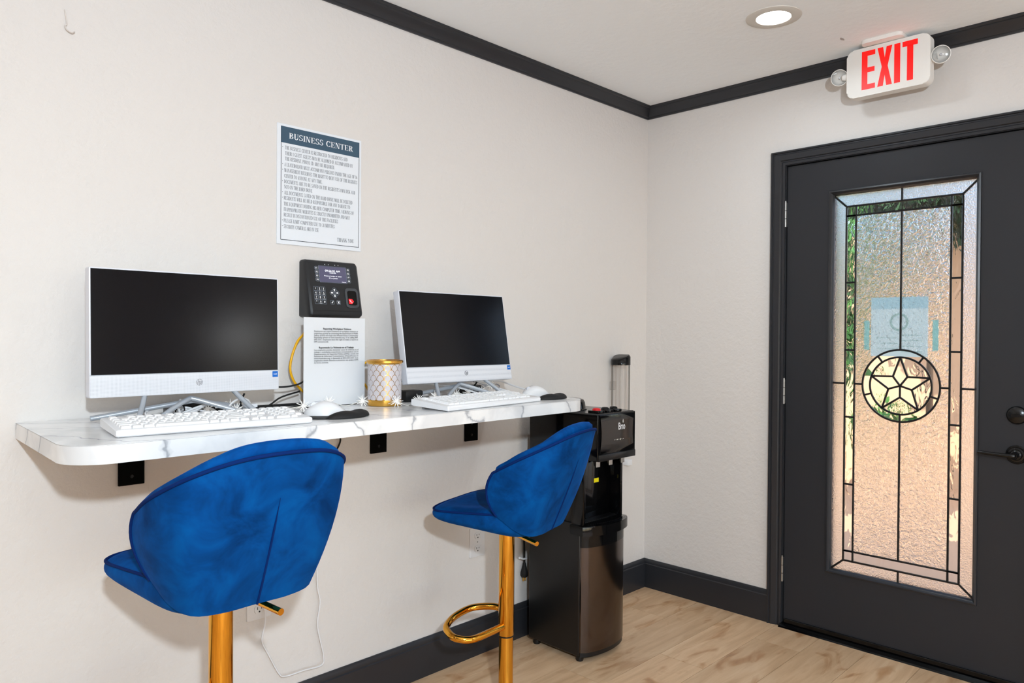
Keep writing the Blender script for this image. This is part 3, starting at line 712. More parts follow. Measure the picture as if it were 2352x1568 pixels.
mouse((-2.095, -.375, ZT+.003), math.radians(62), 'white mouse on the pad beside the left keyboard')
wristpad((-1.195, -.35, ZT), math.radians(8), 'black mouse pad with wrist rest at the right end of the counter')
mouse((-1.185, -.325, ZT+.003), math.radians(78), 'white mouse on the pad at the right end of the counter')
# ================================================================== GOLD SCALLOPED HOLDER
holder = empty('scalloped_holder', (-1.785, -.222, ZT), 0, 'gold cylindrical holder with white scallop inlay between the flyer and the right computer', 'holder')
HR = .0535
latheo('body', [(0, .001), (HR, .001), (HR+.0006, .002), (HR+.0006, .020), (HR-.0012, .021), (HR-.0012, .132), (HR+.0006, .133), (HR+.002, .136), (HR+.0055, .138), (HR+.0055, .1435), (HR+.002, .146), (HR-.003, .146), (HR-.003, .004), (0, .004)], GOLDB, holder, 48)
NS = 14; step = 2*PI/NS; sw = HR*step; rowh = .0162
bm = bmesh.new(); ra_, rb_ = sw*.5-.0020, rowh-.0020; pts = []
for k in range(11): a = PI*k/10; pts.append((ra_*math.cos(a), rb_*math.sin(a)))
for k in range(1, 7): a = PI/2*k/6; pts.append((-sw/2+(sw/2)*math.sin(a)+.0010*(1-k/6)-.0, -rowh+rowh*math.cos(a)-.0003))
for k in range(5, 0, -1): a = PI/2*k/6; pts.append((sw/2-(sw/2)*math.sin(a)-.0010*(1-k/6), -rowh+rowh*math.cos(a)-.0003))
def cyl(x, y, rr): a = x/HR; return Vector((rr*math.cos(a), rr*math.sin(a), y))
vo_ = [bm.verts.new(cyl(x, y, HR+.0002)) for x, y in pts]; vi_ = [bm.verts.new(cyl(x, y, HR-.0012)) for x, y in pts]; cv = bm.verts.new(cyl(0, 0, HR+.0004))
for k in range(len(pts)):
    j = (k+1) % len(pts); bm.faces.new((vo_[k], vo_[j], cv)); bm.faces.new((vi_[k], vi_[j], vo_[j], vo_[k]))
sc0 = finish(bm, 'scallop', PEARL, holder)
first = True
for rr in range(-1, 7):
    for k in range(NS):
        o = sc0 if first else link('scallop', sc0.data, PEARL, holder); first = False
        o.location = (0, 0, .0375+rr*rowh*.965); o.rotation_euler = (0, 0, (k+.5*(rr % 2))*step)

# ================================================================== FLYER IN ACRYLIC STAND
fly = wthing('flyer_stand', (-1.911, -.13, ZT), 'clear acrylic stand with a white bilingual workplace notice under the time clock', 'flyer stand')
x0f, x1f, yf = -2.022, -1.799, -.130
box('acrylic_front', (x0f-.003, yf-.0032, ZT+.0005), (x1f+.003, yf-.0012, ZT+.281), ACRYL, fly, .0005, 1)
box('paper', (x0f, yf-.0008, ZT+.002), (x1f, yf, ZT+.279), PAPER, fly)
box('acrylic_foot', (x0f-.003, yf-.0032, ZT+.0004), (x1f+.003, yf+.075, ZT+.0024), ACRYL, fly)
T1 = ["Employees can report instances of workplace violence or", "suspicious activity by contacting the Department of Public", "Safety (DPS) through the iWatchTexas Community", "Reporting System at www.iwatchtx.org, or by calling 844-", "643-2251. Employees have the right to make a report to", "DPS anonymously."]
T2 = ["Los empleados pueden denunciar casos de violencia en el", "trabajo o actividades sospechosas comunicándose con el", "Departamento de Seguridad Pública (DPS) a través del", "Sistema de Informes Comunitarios iWatchTexas en", "www.iwatchtx.org, o llamando al 844-643-2251. Los", "empleados tienen derecho a presentar una queja al DPS", "de forma anónima."]
yt = yf-.0042
text('lettering', 'Reporting Workplace Violence', .0078, INKB, fly, MW(-1.905, yt, 1.2945), align='CENTER', width=.102, bold=.00012)
text('lettering', 'Reportando La Violencia en el Trabajo', .0078, INKB, fly, MW(-1.9075, yt, 1.2355), align='CENTER', width=.127, bold=.00012)
for T, z0, full in ((T1, 1.2872, .160), (T2, 1.2285, .161)):
    for k, ln in enumerate(T):
        last = k == len(T)-1
        text('lettering', ln, .0066, INKF, fly, MW(-1.988, yt, z0-.0066*k), width=.051 if last else full)

# ================================================================== TIME CLOCK ON THE WALL
clock = wthing('time_clock', (-1.864, 0, 1.335), 'black wall-mounted time clock with keypad and red fingerprint reader', 'time clock')
cx0, cx1 = -1.964, -1.764
sec = [(0, 1.3345), (-.058, 1.3345), (-.069, 1.342), (-.0705, 1.352), (-.036, 1.512), (-.030, 1.519), (-.02, 1.522), (0, 1.522)]
bm = bmesh.new(); V = []
for x, ins in ((cx0, .010), (cx0+.003, .004), (cx0+.009, 0), (cx1-.009, 0), (cx1-.003, .004), (cx1, .010)):
    ring_ = []
    for y, z in sec:
        yy = min(0, y+ins) if y < 0 else 0; zz = z-ins*.8 if z > 1.5 else (z+ins*.5 if z < 1.345 else z)
        ring_.append(bm.verts.new((x, yy, zz)))
    V.append(ring_)
for A, B in zip(V, V[1:]):
    for k in range(len(sec)): bm.faces.new((A[k], A[(k+1) % len(sec)], B[(k+1) % len(sec)], B[k]))
bm.faces.new(V[0]); bm.faces.new(V[-1][::-1]); finish(bm, 'housing', CLOCKB, clock, 28)
# slanted face frame: local x right, y up along the face, z out of it
fy = Vector((0, .0345, .16)).normalized(); fx = Vector((1, 0, 0)); fz = fx.cross(fy)
FO = Vector((0, -.0705, 1.352))
def FM(x, s, out=0.0):
    """face matrix with origin at room x and height z=s on the face"""
    o = FO + fy*((s-1.352)/fy.z) + fz*out; o.x = x
    return Matrix(((fx.x, fy.x, fz.x, o.x), (fx.y, fy.y, fz.y, o.y), (fx.z, fy.z, fz.z, o.z), (0, 0, 0, 1)))
def outline(name, pts, m, parent, M, wd=.0007):
    bm = bmesh.new(); n = len(pts); c = Vector((sum(p[0] for p in pts)/n, sum(p[1] for p in pts)/n))
    A = [bm.verts.new(M @ Vector((p[0], p[1], 0))) for p in pts]
    B = [bm.verts.new(M @ Vector((*(Vector(p)-(Vector(p)-c).normalized()*wd*1.3), 0))) for p in pts]
    for k in range(n): bm.faces.new((A[k], A[(k+1) % n], B[(k+1) % n], B[k]))
    return finish(bm, name, m, parent)
prismo('display', rrect(.101, .0535, .001, 2), 0, .0006, LCD, clock, FM(-1.8665, 1.476))
disp = [o for o in clock.children if o.name.startswith('display')][0]
text('display_text', '09:56:02 AM', .0095, LCDTXT, disp, FM(-1.867, 1.4845, .0010), align='CENTER', width=.056)
text('display_text', '04/08/2025', .0045, LCDTXT, disp, FM(-1.867, 1.4795, .0010), align='CENTER', width=.024)
text('display_text', 'Present badge or enter', .0052, LCDTXT, disp, FM(-1.867, 1.469, .0010), align='CENTER', width=.066)
text('display_text', 'ID to punch', .0052, LCDTXT, disp, FM(-1.867, 1.462, .0010), align='CENTER', width=.032)
text('display_text', 'Options', .004, LCDTXT, disp, FM(-1.8275, 1.4515, .0010), align='CENTER', width=.016)
GREYL = mat('keypad_lines', srgb(120, 130, 145), .5)
outline('display_border', rrect(.1035, .0565, .002, 3), GREYL, clock, FM(-1.8665, 1.476, .0004), .0009)
for k in range(4):
    z = 1.4945-k*.0125
    for x, nm, dx in ((-1.9262, 'F%d' % (k+1), 0), (-1.8075, 'F%d' % (k+5), 0)):
        b = prismo('function_button', rrect(.0145, .0118, .004, 3), 0, .0008, CLOCKB, clock, FM(x, z)); outline('button_rim', rrect(.0145, .0118, .004, 3), GREYL, b, FM(x, z, .0009), .0007)
        text('button_print', nm, .0075, PRINTW, b, FM(x, z-.0026, .0011), align='CENTER', bold=.0002)
keys = ['1', '2', '3', '4', '5', '6', '7', '8', '9', '*', '0', '#']; sub = ['', 'ABC', 'DEF', 'GHI', 'JKL', 'MNO', 'PQRS', 'TUV', 'WXYZ', '', 'SPACE', '']
for k in range(12):
    x = -1.9378+(k % 3)*.0145; z = 1.4268-(k//3)*.0143
    b = prismo('keypad_button', rrect(.0138, .0138, .002, 2), 0, .0008, CLOCKB, clock, FM(x, z)); outline('button_rim', rrect(.0142, .0142, .002, 2), GREYL, b, FM(x, z, .0009), .0006)
    text('button_print', keys[k], .0085, PRINTW, b, FM(x, z-.0016, .0011), align='CENTER', bold=.0002)
    if sub[k]: text('button_print', sub[k], .0032, PRINTW, b, FM(x, z-.0055, .0011), align='CENTER')
for a in range(4):
    Md = FM(-1.8682, 1.4154) @ Matrix.Rotation(a*PI/2, 4, 'Z')
    pts = [(.0006, .0008), (.0085, .0087), (.0065, .0145), (0, .0185), (-.0065, .0145), (-.0085, .0087), (-.0006, .0008)]
    b = prismo('arrow_button', pts, 0, .0008, CLOCKB, clock, Md); outline('button_rim', pts, GREYL, b, Md @ Matrix.Translation((0, 0, .0009)), .0006)
    bm = bmesh.new(); bm.faces.new([bm.verts.new(Md @ Vector((x, y, .0011))) for x, y in ((0, .0145), (-.0042, .0098), (-.0017, .0098), (-.0017, .0055), (.0017, .0055), (.0017, .0098), (.0042, .0098))]); finish(bm, 'arrow_print', PRINTW, b)
for x, s in ((-1.8805, 'check'), (-1.8570, 'cross')):
    Md = FM(x, 1.3842); b = prismo(s+'_button', rrect(.0148, .0138, .003, 3), 0, .0008, CLOCKB, clock, Md); outline('button_rim', rrect(.0148, .0138, .003, 3), GREYL, b, Md @ Matrix.Translation((0, 0, .0009)), .0007)
    bm = bmesh.new()
    def strk(a, c, wd=.0011):
        d = Vector((c[0]-a[0], c[1]-a[1])).normalized(); n_ = Vector((-d.y, d.x))*wd
        bm.faces.new([bm.verts.new(Md @ Vector((p[0]+n_.x*q, p[1]+n_.y*q, .0012))) for p, q in ((a, 1), (c, 1), (c, -1), (a, -1))])
    if s == 'check': strk((-.003, -.0005), (-.001, -.0032)); strk((-.001, -.0032), (.0034, .004))
    else: strk((-.003, -.004), (.003, .004)); strk((-.003, .004), (.003, -.004))
    finish(bm, 'button_print', PRINTW, b)
# fingerprint reader
Mf = FM(-1.8045, 1.400)
fp = prismo('fingerprint_bezel', rrect(.050, .067, .012, 5), 0, .0035, CLOCKG, clock, Mf, .0015)
prismo('sensor_window', rrect(.035, .050, .008, 5), .003, .0042, BLACKG, fp, Mf)
prismo('red_sensor', [(-.014, -.020), (-.003, -.020), (.004, -.012), (-.002, -.004), (-.015, -.003)], .0042, .0047, REDLED, fp, Mf)
for k, (px_, py_) in enumerate(((-.010, -.008), (-.008, -.0125), (-.004, -.0165))): prismo('sensor_glint', rrect(.006, .0022, .0009, 2, px_, py_), .0047, .005, PRINTW, fp, Mf)
for x in (-1.893, -1.880, -1.8555, -1.8428): latheo('indicator_dot', [(0, 0), (.0014, 0), (.001, .0008), (0, .001)], PRINTW, clock, 8, FM(x, 1.5085))
box('base_seam', (cx0+.012, -.0712, 1.3555), (cx1-.010, -.0690, 1.3568), BLACKM, clock)

# ================================================================== BUSINESS CENTER SIGN (own serif capitals)
def stroke_font():
    G = {}; st, hr, sf, sh = .17, .055, .075, .05
    def R(x0, y0, x1, y1): return [(x0, y0), (x1, y0), (x1, y1), (x0, y1)]
    def stem(x, y0=0, y1=1, s0=True, s1=True):
        o = [R(x, y0, x+st, y1)]
        if s0: o.append(R(x-sf, y0, x+st+sf, y0+sh))
        if s1: o.append(R(x-sf, y1-sh, x+st+sf, y1))
        return o
    def D(xa, ya, xb, yb, w_): return [(xa-w_/2, ya), (xa+w_/2, ya), (xb+w_/2, yb), (xb-w_/2, yb)]
    def A(cx, cy, rx, ry, a0, a1, wv, wh, n=10):
        o = []
        for k in range(n):
            t0, t1 = math.radians(a0+(a1-a0)*k/n), math.radians(a0+(a1-a0)*(k+1)/n)
            o.append([(cx+rx*math.cos(t0), cy+ry*math.sin(t0)), (cx+rx*math.cos(t1), cy+ry*math.sin(t1)), (cx+(rx-wv)*math.cos(t1), cy+(ry-wh)*math.sin(t1)), (cx+(rx-wv)*math.cos(t0), cy+(ry-wh)*math.sin(t0))])
        return o
    l = sf
    G['I'] = (stem(l), st+2*sf)
    G['L'] = (stem(l)+[R(l, 0, .62, hr), R(.56, 0, .62, .25)], .64)
    G['E'] = (stem(l)+[R(l, 0, .64, hr), R(.58, 0, .64, .25), R(l, 1-hr, .62, 1), R(.56, .78, .62, 1), R(l, .48, .5, .48+hr), R(.45, .38, .5, .63)], .68)
    G['F'] = (stem(l)+[R(l, 1-hr, .62, 1), R(.56, .78, .62, 1), R(l, .48, .5, .48+hr), R(.45, .38, .5, .63)], .64)
    G['T'] = (stem(.26, 0, 1, True, False)+[R(0, 1-hr, .69, 1), R(0, .76, .055, 1), R(.635, .76, .69, 1)], .69)
    G['H'] = (stem(l)+stem(.52)+[R(l, .47, .6, .47+hr)], .77)
    G['N'] = ([R(l, 0, l+hr, 1), R(0, 0, .2, sh), R(0, 1-sh, .2, 1), R(.62, 0, .62+hr, 1), R(.53, 1-sh, .75, 1), D(.17, 1, .6, 0, st)], .77)
    G['M'] = ([R(l, 0, l+hr, 1), R(0, 0, .2, sh), R(0, 1-sh, .2, 1), D(.19, 1, .46, 0, st), D(.76, 1, .47, 0, hr)]+stem(.68), .95)
    G['U'] = ([R(l, .3, l+st, 1), R(0, 1-sh, .32, 1), R(.58, .3, .58+hr, 1), R(.5, 1-sh, .72, 1)]+A(.355, .3, .28, .32, 180, 360, .14, .08), .74)
    G['D'] = (stem(l)+A(.25, .5, .46, .5, -90, 90, st, hr), .75)
    G['B'] = (stem(l)+A(.25, .75, .35, .25, -90, 90, .15, hr)+A(.25, .265, .40, .265, -90, 90, .16, hr), .69)
    G['P'] = (stem(l)+A(.25, .73, .38, .27, -90, 90, .155, hr), .67)
    G['R'] = (stem(l)+A(.25, .74, .36, .26, -90, 90, .15, hr)+[D(.36, .5, .62, 0, st), R(.58, 0, .76, sh)], .74)
    G['C'] = (A(.40, .5, .39, .51, 40, 320, st, hr, 18)+[R(.62, .70, .69, .98), R(.63, .06, .70, .26)], .74)
    G['G'] = (A(.40, .5, .39, .51, 40, 320, st, hr, 18)+[R(.62, .70, .69, .98)]+stem(.56, .04, .42, False, True), .80)
    G['O'] = (A(.40, .5, .40, .51, 0, 360, st, hr, 22), .80)
    G['Q'] = (A(.40, .5, .40, .51, 0, 360, st, hr, 22)+[D(.42, .08, .66, -.2, .14)], .80)
    G['S'] = (A(.29, .745, .27, .265, 35, 262, .12, .07, 12)+A(.29, .255, .29, .265, -145, 82, .13, .08, 12)+[R(.48, .72, .54, .98), R(.0, .02, .06, .28)], .60)
    G['A'] = ([D(.10, 0, .37, 1, hr), D(.62, 0, .37, 1, st), R(.0, 0, .22, sh), R(.48, 0, .78, sh), R(.2, .3, .54, .3+hr)], .76)
    G['V'] = ([D(.15, 1, .39, 0, st), D(.64, 1, .39, 0, hr), R(0, 1-sh, .3, 1), R(.54, 1-sh, .76, 1)], .76)
    G['W'] = ([D(.14, 1, .34, 0, st), D(.52, 1, .35, 0, hr), D(.52, 1, .72, 0, st), D(.93, 1, .73, 0, hr), R(0, 1-sh, .3, 1), R(.84, 1-sh, 1.04, 1)], 1.04)
    G['Y'] = (stem(.28, 0, .48, True, False)+[D(.13, 1, .36, .44, st), D(.62, 1, .40, .44, hr), R(0, 1-sh, .28, 1), R(.52, 1-sh, .74, 1)], .74)
    G['K'] = (stem(l)+[D(.28, .42, .60, 1, hr), D(.40, .6, .66, 0, st), R(.5, 1-sh, .72, 1), R(.56, 0, .8, sh)], .79)
    G['X'] = ([D(.14, 1, .6, 0, st), D(.6, 1, .14, 0, hr)], .74)
    G['1'] = (stem(.16, 0, 1, True, False)+[D(.10, .8, .2, 1, .1)], .45)
    G['6'] = (A(.28, .3, .28, .31, 0, 360, .13, .07, 16)+A(.48, .35, .48, .65, 100, 180, .13, .07, 8), .57)
    G['3'] = (A(.26, .75, .25, .26, -90, 150, .13, .07, 12)+A(.26, .27, .28, .28, -150, 90, .14, .07, 12), .56)
    G['0'] = (A(.29, .5, .29, .51, 0, 360, .14, .07, 18), .58)
    G['.'] = ([R(.06, 0, .2, .14)], .26); G["'"] = ([R(.06, .7, .17, 1)], .22); G['/'] = ([D(.05, -.05, .4, 1.05, .06)], .45); G[' '] = ([], .34)
    return G
FONT = stroke_font()
def serif(bm, s, x0, x1, zb, cap, y, M=None):
    W = sum(FONT[c][1]+.07 for c in s)-.07; k = (x1-x0)/W; x = x0
    for c in s:
        for poly in FONT[c][0]:
            bm.faces.new([bm.verts.new((x+px*k, y, zb+pz*cap)) for px, pz in poly])
        x += (FONT[c][1]+.07)*k
sign = wthing('wall_sign', (-1.888, 0, 1.566), 'white rules sign with dark teal heading above the time clock', 'sign')
box('panel', (-2.0455, -.004, 1.566), (-1.732, -.0002, 1.9485), SIGNW, sign, .0006, 1)
box('heading_band', (-2.032, -.0046, 1.8885), (-1.740, -.004, 1.9405), TEAL, sign)
bm = bmesh.new()
for lo, hi in (((-2.033, 1.5795), (-2.0315, 1.94)), ((-1.7415, 1.5795), (-1.740, 1.94)), ((-2.033, 1.5795), (-1.740, 1.5812))): bbox(bm, (lo[0], -.0045, lo[1]), (hi[0], -.004, hi[1]))
finish(bm, 'border_line', mat('dark_navy', srgb(28, 36, 46), .4), sign)
bm = bmesh.new(); serif(bm, 'BUSINESS CENTER', -2.005, -1.766, 1.9045, .0185, -.0050); finish(bm, 'heading_lettering', PRINTW, sign)
LN = [("THE BUSINESS CENTER IS RESTRICTED TO RESIDENTS AND", -2.019, -1.787, 1.874, 1), ("THEIR 1 GUEST. GUESTS MAY BE ALLOWED IF ACCOMPANIED BY", -2.018, -1.766, 1.856, 0), ("THE RESIDENT. PHOTO I.D. MAY BE REQUIRED.", -2.018, -1.837, 1.839, 0),
      ("A LEASEHOLDER MUST ACCOMPANY PERSONS UNDER THE AGE OF 16", -2.021, -1.748, 1.820, 1), ("MANAGEMENT RESERVES THE RIGHT TO DENY USE OF THE BUSINESS", -2.021, -1.748, 1.802, 1), ("CENTER TO ANYONE AT ANY TIME.", -2.021, -1.884, 1.784, 0),
      ("DOCUMENTS ARE TO BE SAVED ON THE RESIDENT'S OWN DISK AND", -2.021, -1.756, 1.766, 1), ("NOT ON THE HARD DRIVE", -2.021, -1.921, 1.749, 0), ("ALL DOCUMENTS SAVED ON THE HARD DRIVE WILL BE DELETED", -2.021, -1.767, 1.7305, 1),
      ("RESIDENTS WILL BE HELD RESPONSIBLE FOR ANY DAMAGE TO", -2.022, -1.776, 1.7135, 1), ("THE EQUIPMENT DURING HIS/HER COMPUTER TIME. VIEWING OF", -2.022, -1.761, 1.695, 0), ("INAPPROPRIATE WEBSITES IS STRICTLY PROHIBITED AND MAY", -2.022, -1.777, 1.6775, 0),
      ("RESULT IN DISCONTINUED USE OF THE FACILITIES", -2.022, -1.823, 1.660, 0), ("PLEASE LIMIT COMPUTER USE TO 30 MINUTES", -2.022, -1.836, 1.6415, 1), ("SECURITY CAMERAS ARE IN USE", -2.022, -1.897, 1.623, 1), ("THANK YOU", -1.826, -1.761, 1.599, 0)]
for s, a, b, z, bul in LN:
    bm = bmesh.new(); cap = .0115 if s != 'THANK YOU' else .0125
    serif(bm, s, a, b, z-cap/2, cap, -.00425)
    if bul:
        cpt = [bm.verts.new((-2.0268+.0013*math.cos(2*PI*k/8), -.00425, z+.001+.0013*math.sin(2*PI*k/8))) for k in range(8)]; bm.faces.new(cpt)
    finish(bm, 'rule_lettering', INK, sign)
# ================================================================== BAR STOOLS
def curve_at(pts, u):
    """symmetric control curve, u in [-1,1]"""
    s = 1 if u >= 0 else -1; a = abs(u)*(len(pts)-1); i_ = min(int(a), len(pts)-2); t = a-i_
    P = [Vector(p) for p in pts]; mir = Vector((-P[1].x, P[1].y, P[1].z))
    p0 = mir if i_ == 0 else P[i_-1]; p1 = P[i_]; p2 = P[i_+1]; p3 = P[i_+2] if i_+2 < len(P) else P[-1]*2-P[-2]
    q = .5*((2*p1)+(-p0+p2)*t+(2*p0-5*p1+4*p2-p3)*t*t+(-p0+3*p1-3*p2+p3)*t**3)
    return Vector((q.x*s, q.y, q.z))
C_BOT = [(0, -.166, .716), (.075, -.166, .716), (.132, -.150, .721), (.160, -.110, .742), (.174, -.058, .780)]
C_MID = [(0, -.236, .888), (.090, -.232, .886), (.163, -.205, .876), (.196, -.122, .862), (.200, -.036, .852)]
C_RIM = [(0, -.290, 1.045), (.095, -.279, 1.038), (.170, -.228, 1.008), (.207, -.138, .962), (.207, -.062, .922)]
def back_pt(u, v):
    a, b, c = curve_at(C_BOT, u), curve_at(C_MID, u), curve_at(C_RIM, u)
    return a*(2*(v-.5)*(v-1)) + b*(4*v*(1-v)) + c*(2*v*(v-.5))
def back_n(u, v):
    e = .01; du = back_pt(min(1, u+e), v)-back_pt(max(-1, u-e), v); dv = back_pt(u, min(1.1, v+e))-back_pt(u, v-e)
    n = dv.cross(du).normalized()
    return n if n.y < 0 or abs(n.y) < .2 else -n
def outw(u, v):
    n = back_n(u, v); p = back_pt(u, v); c = Vector((0, .02, p.z)); return n if n.dot(p-c) > 0 else -n
SEAT = [(0, .207), (.06, .207), (.12, .203), (.165, .190), (.190, .165), (.196, .130), (.190, .07), (.180, .0), (.170, -.06), (.150, -.115), (.10, -.15), (0, -.158)]
def seat_outline():
    r_ = spline([(x, y, 0) for x, y in SEAT], 3); L = [(-p.x, p.y) for p in r_[1:-1]][::-1]; return [(p.x, p.y) for p in r_] + L
def make_stool(loc, rz, dz, fo_pts, label, lever_a):
    t = empty('bar_stool', (loc[0], loc[1], 0), rz, label, 'bar stool', 'blue velvet bar stools at the counter')
    Z = Vector((0, 0, dz)); nu, nv = 29, 13
    us = [-1+2*k/(nu-1) for k in range(nu)]; vs_ = [k/(nv-1) for k in range(nv)]
    # outer shell
    bm = bmesh.new()
    V = gridm(bm, [[back_pt(u, v)+Z for u in us] for v in vs_]); 
    W = gridm(bm, [[back_pt(u, v)-outw(u, v)*.012+Z for u in us] for v in vs_])
    for (a, b) in ((V[0], W[0]), (V[-1], W[-1]), ([r[0] for r in V], [r[0] for r in W]), ([r[-1] for r in V], [r[-1] for r in W])):
        for k in range(len(a)-1): bm.faces.new((a[k], a[k+1], b[k+1], b[k]))
    sh = finish(bm, 'back_shell', VELVET, t, 60)
    # inner cushion, a little higher than the shell
    bm = bmesh.new()
    def cu(u, v, d):
        e = max(0, (v-.86)/.14)
        base = back_pt(u*.985, .04+.96*v)-outw(u*.985, min(1, .04+.96*v))*d
        return base+Vector((0, 0, .020*e))+Z
    V = gridm(bm, [[cu(u, v, .013-.010*max(0, (v-.9)/.1)) for u in us] for v in vs_]); W = gridm(bm, [[cu(u, v, .013+.045*math.sin(min(1, (1-v)*5+.35)*PI/2)*min(1, (1-abs(u))*6+.25)) for u in us] for v in vs_])
    for (a, b) in ((V[0], W[0]), (V[-1], W[-1]), ([r[0] for r in V], [r[0] for r in W]), ([r[-1] for r in V], [r[-1] for r in W])):
        for k in range(len(a)-1): bm.faces.new((a[k], a[k+1], b[k+1], b[k]))
    o = finish(bm, 'back_cushion', VELVET, t, 180)
    md = o.modifiers.new('round', 'SUBSURF'); md.levels = 1; md.render_levels = 1
    path = [back_pt(-1, k/10) for k in range(0, 10)] + [back_pt(-1+2*k/50, 1) for k in range(51)] + [back_pt(1, k/10) for k in range(9, -1, -1)]
    tubeo('back_piping', [p+Z+Vector((0, 0, .001)) for p in path], .0042, VELDARK, t, 7)
    sm = [back_pt(0.0, .0+.07*k)+outw(0, .07*k)*.0008+Z for k in range(11)]
    tubeo('back_seam', sm, [.0026]*8+[.0018, .001, .0004], VELDARK, sh, 6)
    # seat
    OL = seat_outline(); n = len(OL); bm = bmesh.new(); rows = []
    zb = lambda y: .702+.040*min(1, max(0, (y+.12)/.30)); zc = lambda y: .782-.006*min(1, max(0, (y+.05)/.22))
    for s, f in ((.05, 0), (.45, 0), (.78, .02), (.93, .14), (.99, .36), (1.0, .62), (.992, .88), (.975, 1.0)):
        rows.append([Vector((x*s, y*s+.0, zb(y*s)+(zc(y)-zb(y*s))*f)) for x, y in OL])
    for s, h in ((.95, .004), (.88, .012), (.7, .012), (.4, .002), (.1, -.002)):
        rows.append([Vector((x*s, y*s, zc(y*s)+h)) for x, y in OL])
    V = gridm(bm, [[p+Z for p in r] for r in rows], True); bm.faces.new(V[0]); bm.faces.new(V[-1])
    seat = finish(bm, 'seat', VELVET, t, 180); md = seat.modifiers.new('round', 'SUBSURF'); md.levels = 1; md.render_levels = 1
    pp = [Vector((x*.982, y*.982, zc(y)+.0015))+Z for x, y in OL if y > -.10]
    i0 = max(range(len(pp)), key=lambda k: (pp[k]-pp[k-1]).length); pp = pp[i0:]+pp[:i0]
    tubeo('seat_piping', pp, .0036, VELDARK, seat, 6)
    # gold column
    top = .705+dz; jz = .340+dz
    latheo('swivel_plate', [(0, top+.004), (.075, top+.004), (.078, top), (.05, top-.012), (.034, top-.02), (0, top-.02)], BLACKS, t, 28)
    latheo('upper_column', [(0, top-.005), (.0262, top-.006), (.0265, jz+.002), (.0255, jz), (0, jz)], GOLD, t, 40)
    latheo('lower_column', [(0, jz+.01), (.0242, jz+.01), (.0246, .05), (.027, .04), (.027, .03), (0, .03)], GOLD, t, 40)
    latheo('column_ring', [(.0242, jz+.0005), (.0262, jz-.0005), (.0262, jz-.004), (.0244, jz-.005)], BLACKS, t, 40)
    latheo('base', [(0, .032), (.03, .032), (.06, .024), (.12, .015), (.178, .0095), (.188, .006), (.190, .003), (.188, 0), (0, 0)], GOLD, t, 64)
    latheo('base_gasket', [(.026, .040), (.034, .034), (.036, .0305), (.026, .0305)], BLACKS, t, 32)
    tubeo('height_lever', [Vector((0, 0, .704+dz)), Vector((lever_a[0]*.55, lever_a[1]*.30, .706+dz)), Vector((lever_a[0]*.7, lever_a[1]*.55, .703+dz)), Vector((lever_a[0], lever_a[1], .698+dz))], [.006, .006, .0072, .0076], GOLD, t, 12)
    # footrest loop (points given in room coordinates for the right-hand stool, relative to its column)
    fr = tubeo('footrest', spline(fo_pts, 6), .0115, GOLD, t, 12)
    return t
RX, RY, RR = -1.430, -.427, .283
fo = [(-1.420, -.405, .345), (-1.428, -.368, .352), (-1.477, -.309, .345), (-1.554, -.307, .335), (-1.612, -.332, .324), (-1.632, -.370, .316), (-1.630, -.405, .310), (-1.592, -.436, .306), (-1.51, -.436, .307), (-1.445, -.432, .308)]
ic = math.cos(-RR); is_ = math.sin(-RR)
FO_R = [(ic*(x-RX)-is_*(y-RY), is_*(x-RX)+ic*(y-RY), z) for x, y, z in fo]
make_stool((RX, RY), RR, -.066, FO_R, 'blue velvet bar stool with gold column beside the water cooler', (-.118, -.172))
make_stool((-2.469, -.558), .018, 0.0, [(x, y, z+.066) for x, y, z in FO_R], 'blue velvet bar stool with gold column in front of the left keyboard', (.036, -.200))

# ================================================================== WATER COOLER
wc = wthing('water_cooler', (-.81, -.22, 0), 'black bottleless water cooler with dark stainless door beside the counter', 'water cooler')
a0, a1, ar, yb0 = -.945, -.668, -.690, -.072
box('cabinet', (a0, -.345, .022), (a1, yb0, .545), BLACKS, wc, .008, 3)
box('upper_cabinet', (a0, -.300, .545), (ar, yb0, .800), BLACKS, wc, .004, 2)
box('recess_panel', (a0+.014, -.309, .545), (ar-.014, -.300, .80), BLACKG, wc, .002, 2)
for xa in (a0, ar-.014): box('recess_side', (xa, -.363, .538), (xa+.014, -.300, .80), BLACKG, wc, .003, 2)
bm = bmesh.new(); bbox(bm, (a0, -.430, .797), (ar-.008, yb0, .9785), .0045, 3); finish(bm, 'head', BLACKG, wc, 35)
box('head_top', (a0+.006, -.424, .978), (ar-.014, yb0-.004, .9805), mat('cooler_top', srgb(52, 50, 50), .22), wc, .001, 1)
bm = bmesh.new(); bbox(bm, (a0+.004, -.4345, .797), (ar-.012, -.4275, .823), .002, 2); finish(bm, 'lower_lip', BLACKS, wc, 35)
# front panel of the head with waisted sides
fp_ = []
for k in range(13): f = k/12; fp_.append((-.112+.010*math.sin(PI*f), .826+f*.148))
for k in range(12, -1, -1): f = k/12; fp_.append((.112-.012*math.sin(PI*f), .826+f*.148))
prismo('front_panel', fp_[::-1], 0, .004, BLACKG, wc, MW(-.822, -.4295, 0), .001)
bl = text('brand_lettering', 'Brıo', .040, PRINTW, wc, MW(-.796, -.4340, .912), align='CENTER', width=.043, bold=.0002)
bm = bmesh.new(); prism(bm, [(-.0022, .006), (0, .0), (.0022, .006), (.0016, .010), (.0002, .017), (-.0016, .010)], 0, .0003, MW(-.7875, -.4338, .936)); finish(bm, 'brand_drop', PRINTW, wc)
for k, hgt in enumerate((.002, .003, .004, .003, .007, .004, .003)): prismo('indicator_light', rrect(.0022, hgt, .0009, 2, -.842+.0095*k, .874), 0, .0004, mat('dim_led%d' % k, srgb(200, 200, 190), .4, emit=(1, 1, .95), estr=.25), wc, MW(0, -.4336, 0))
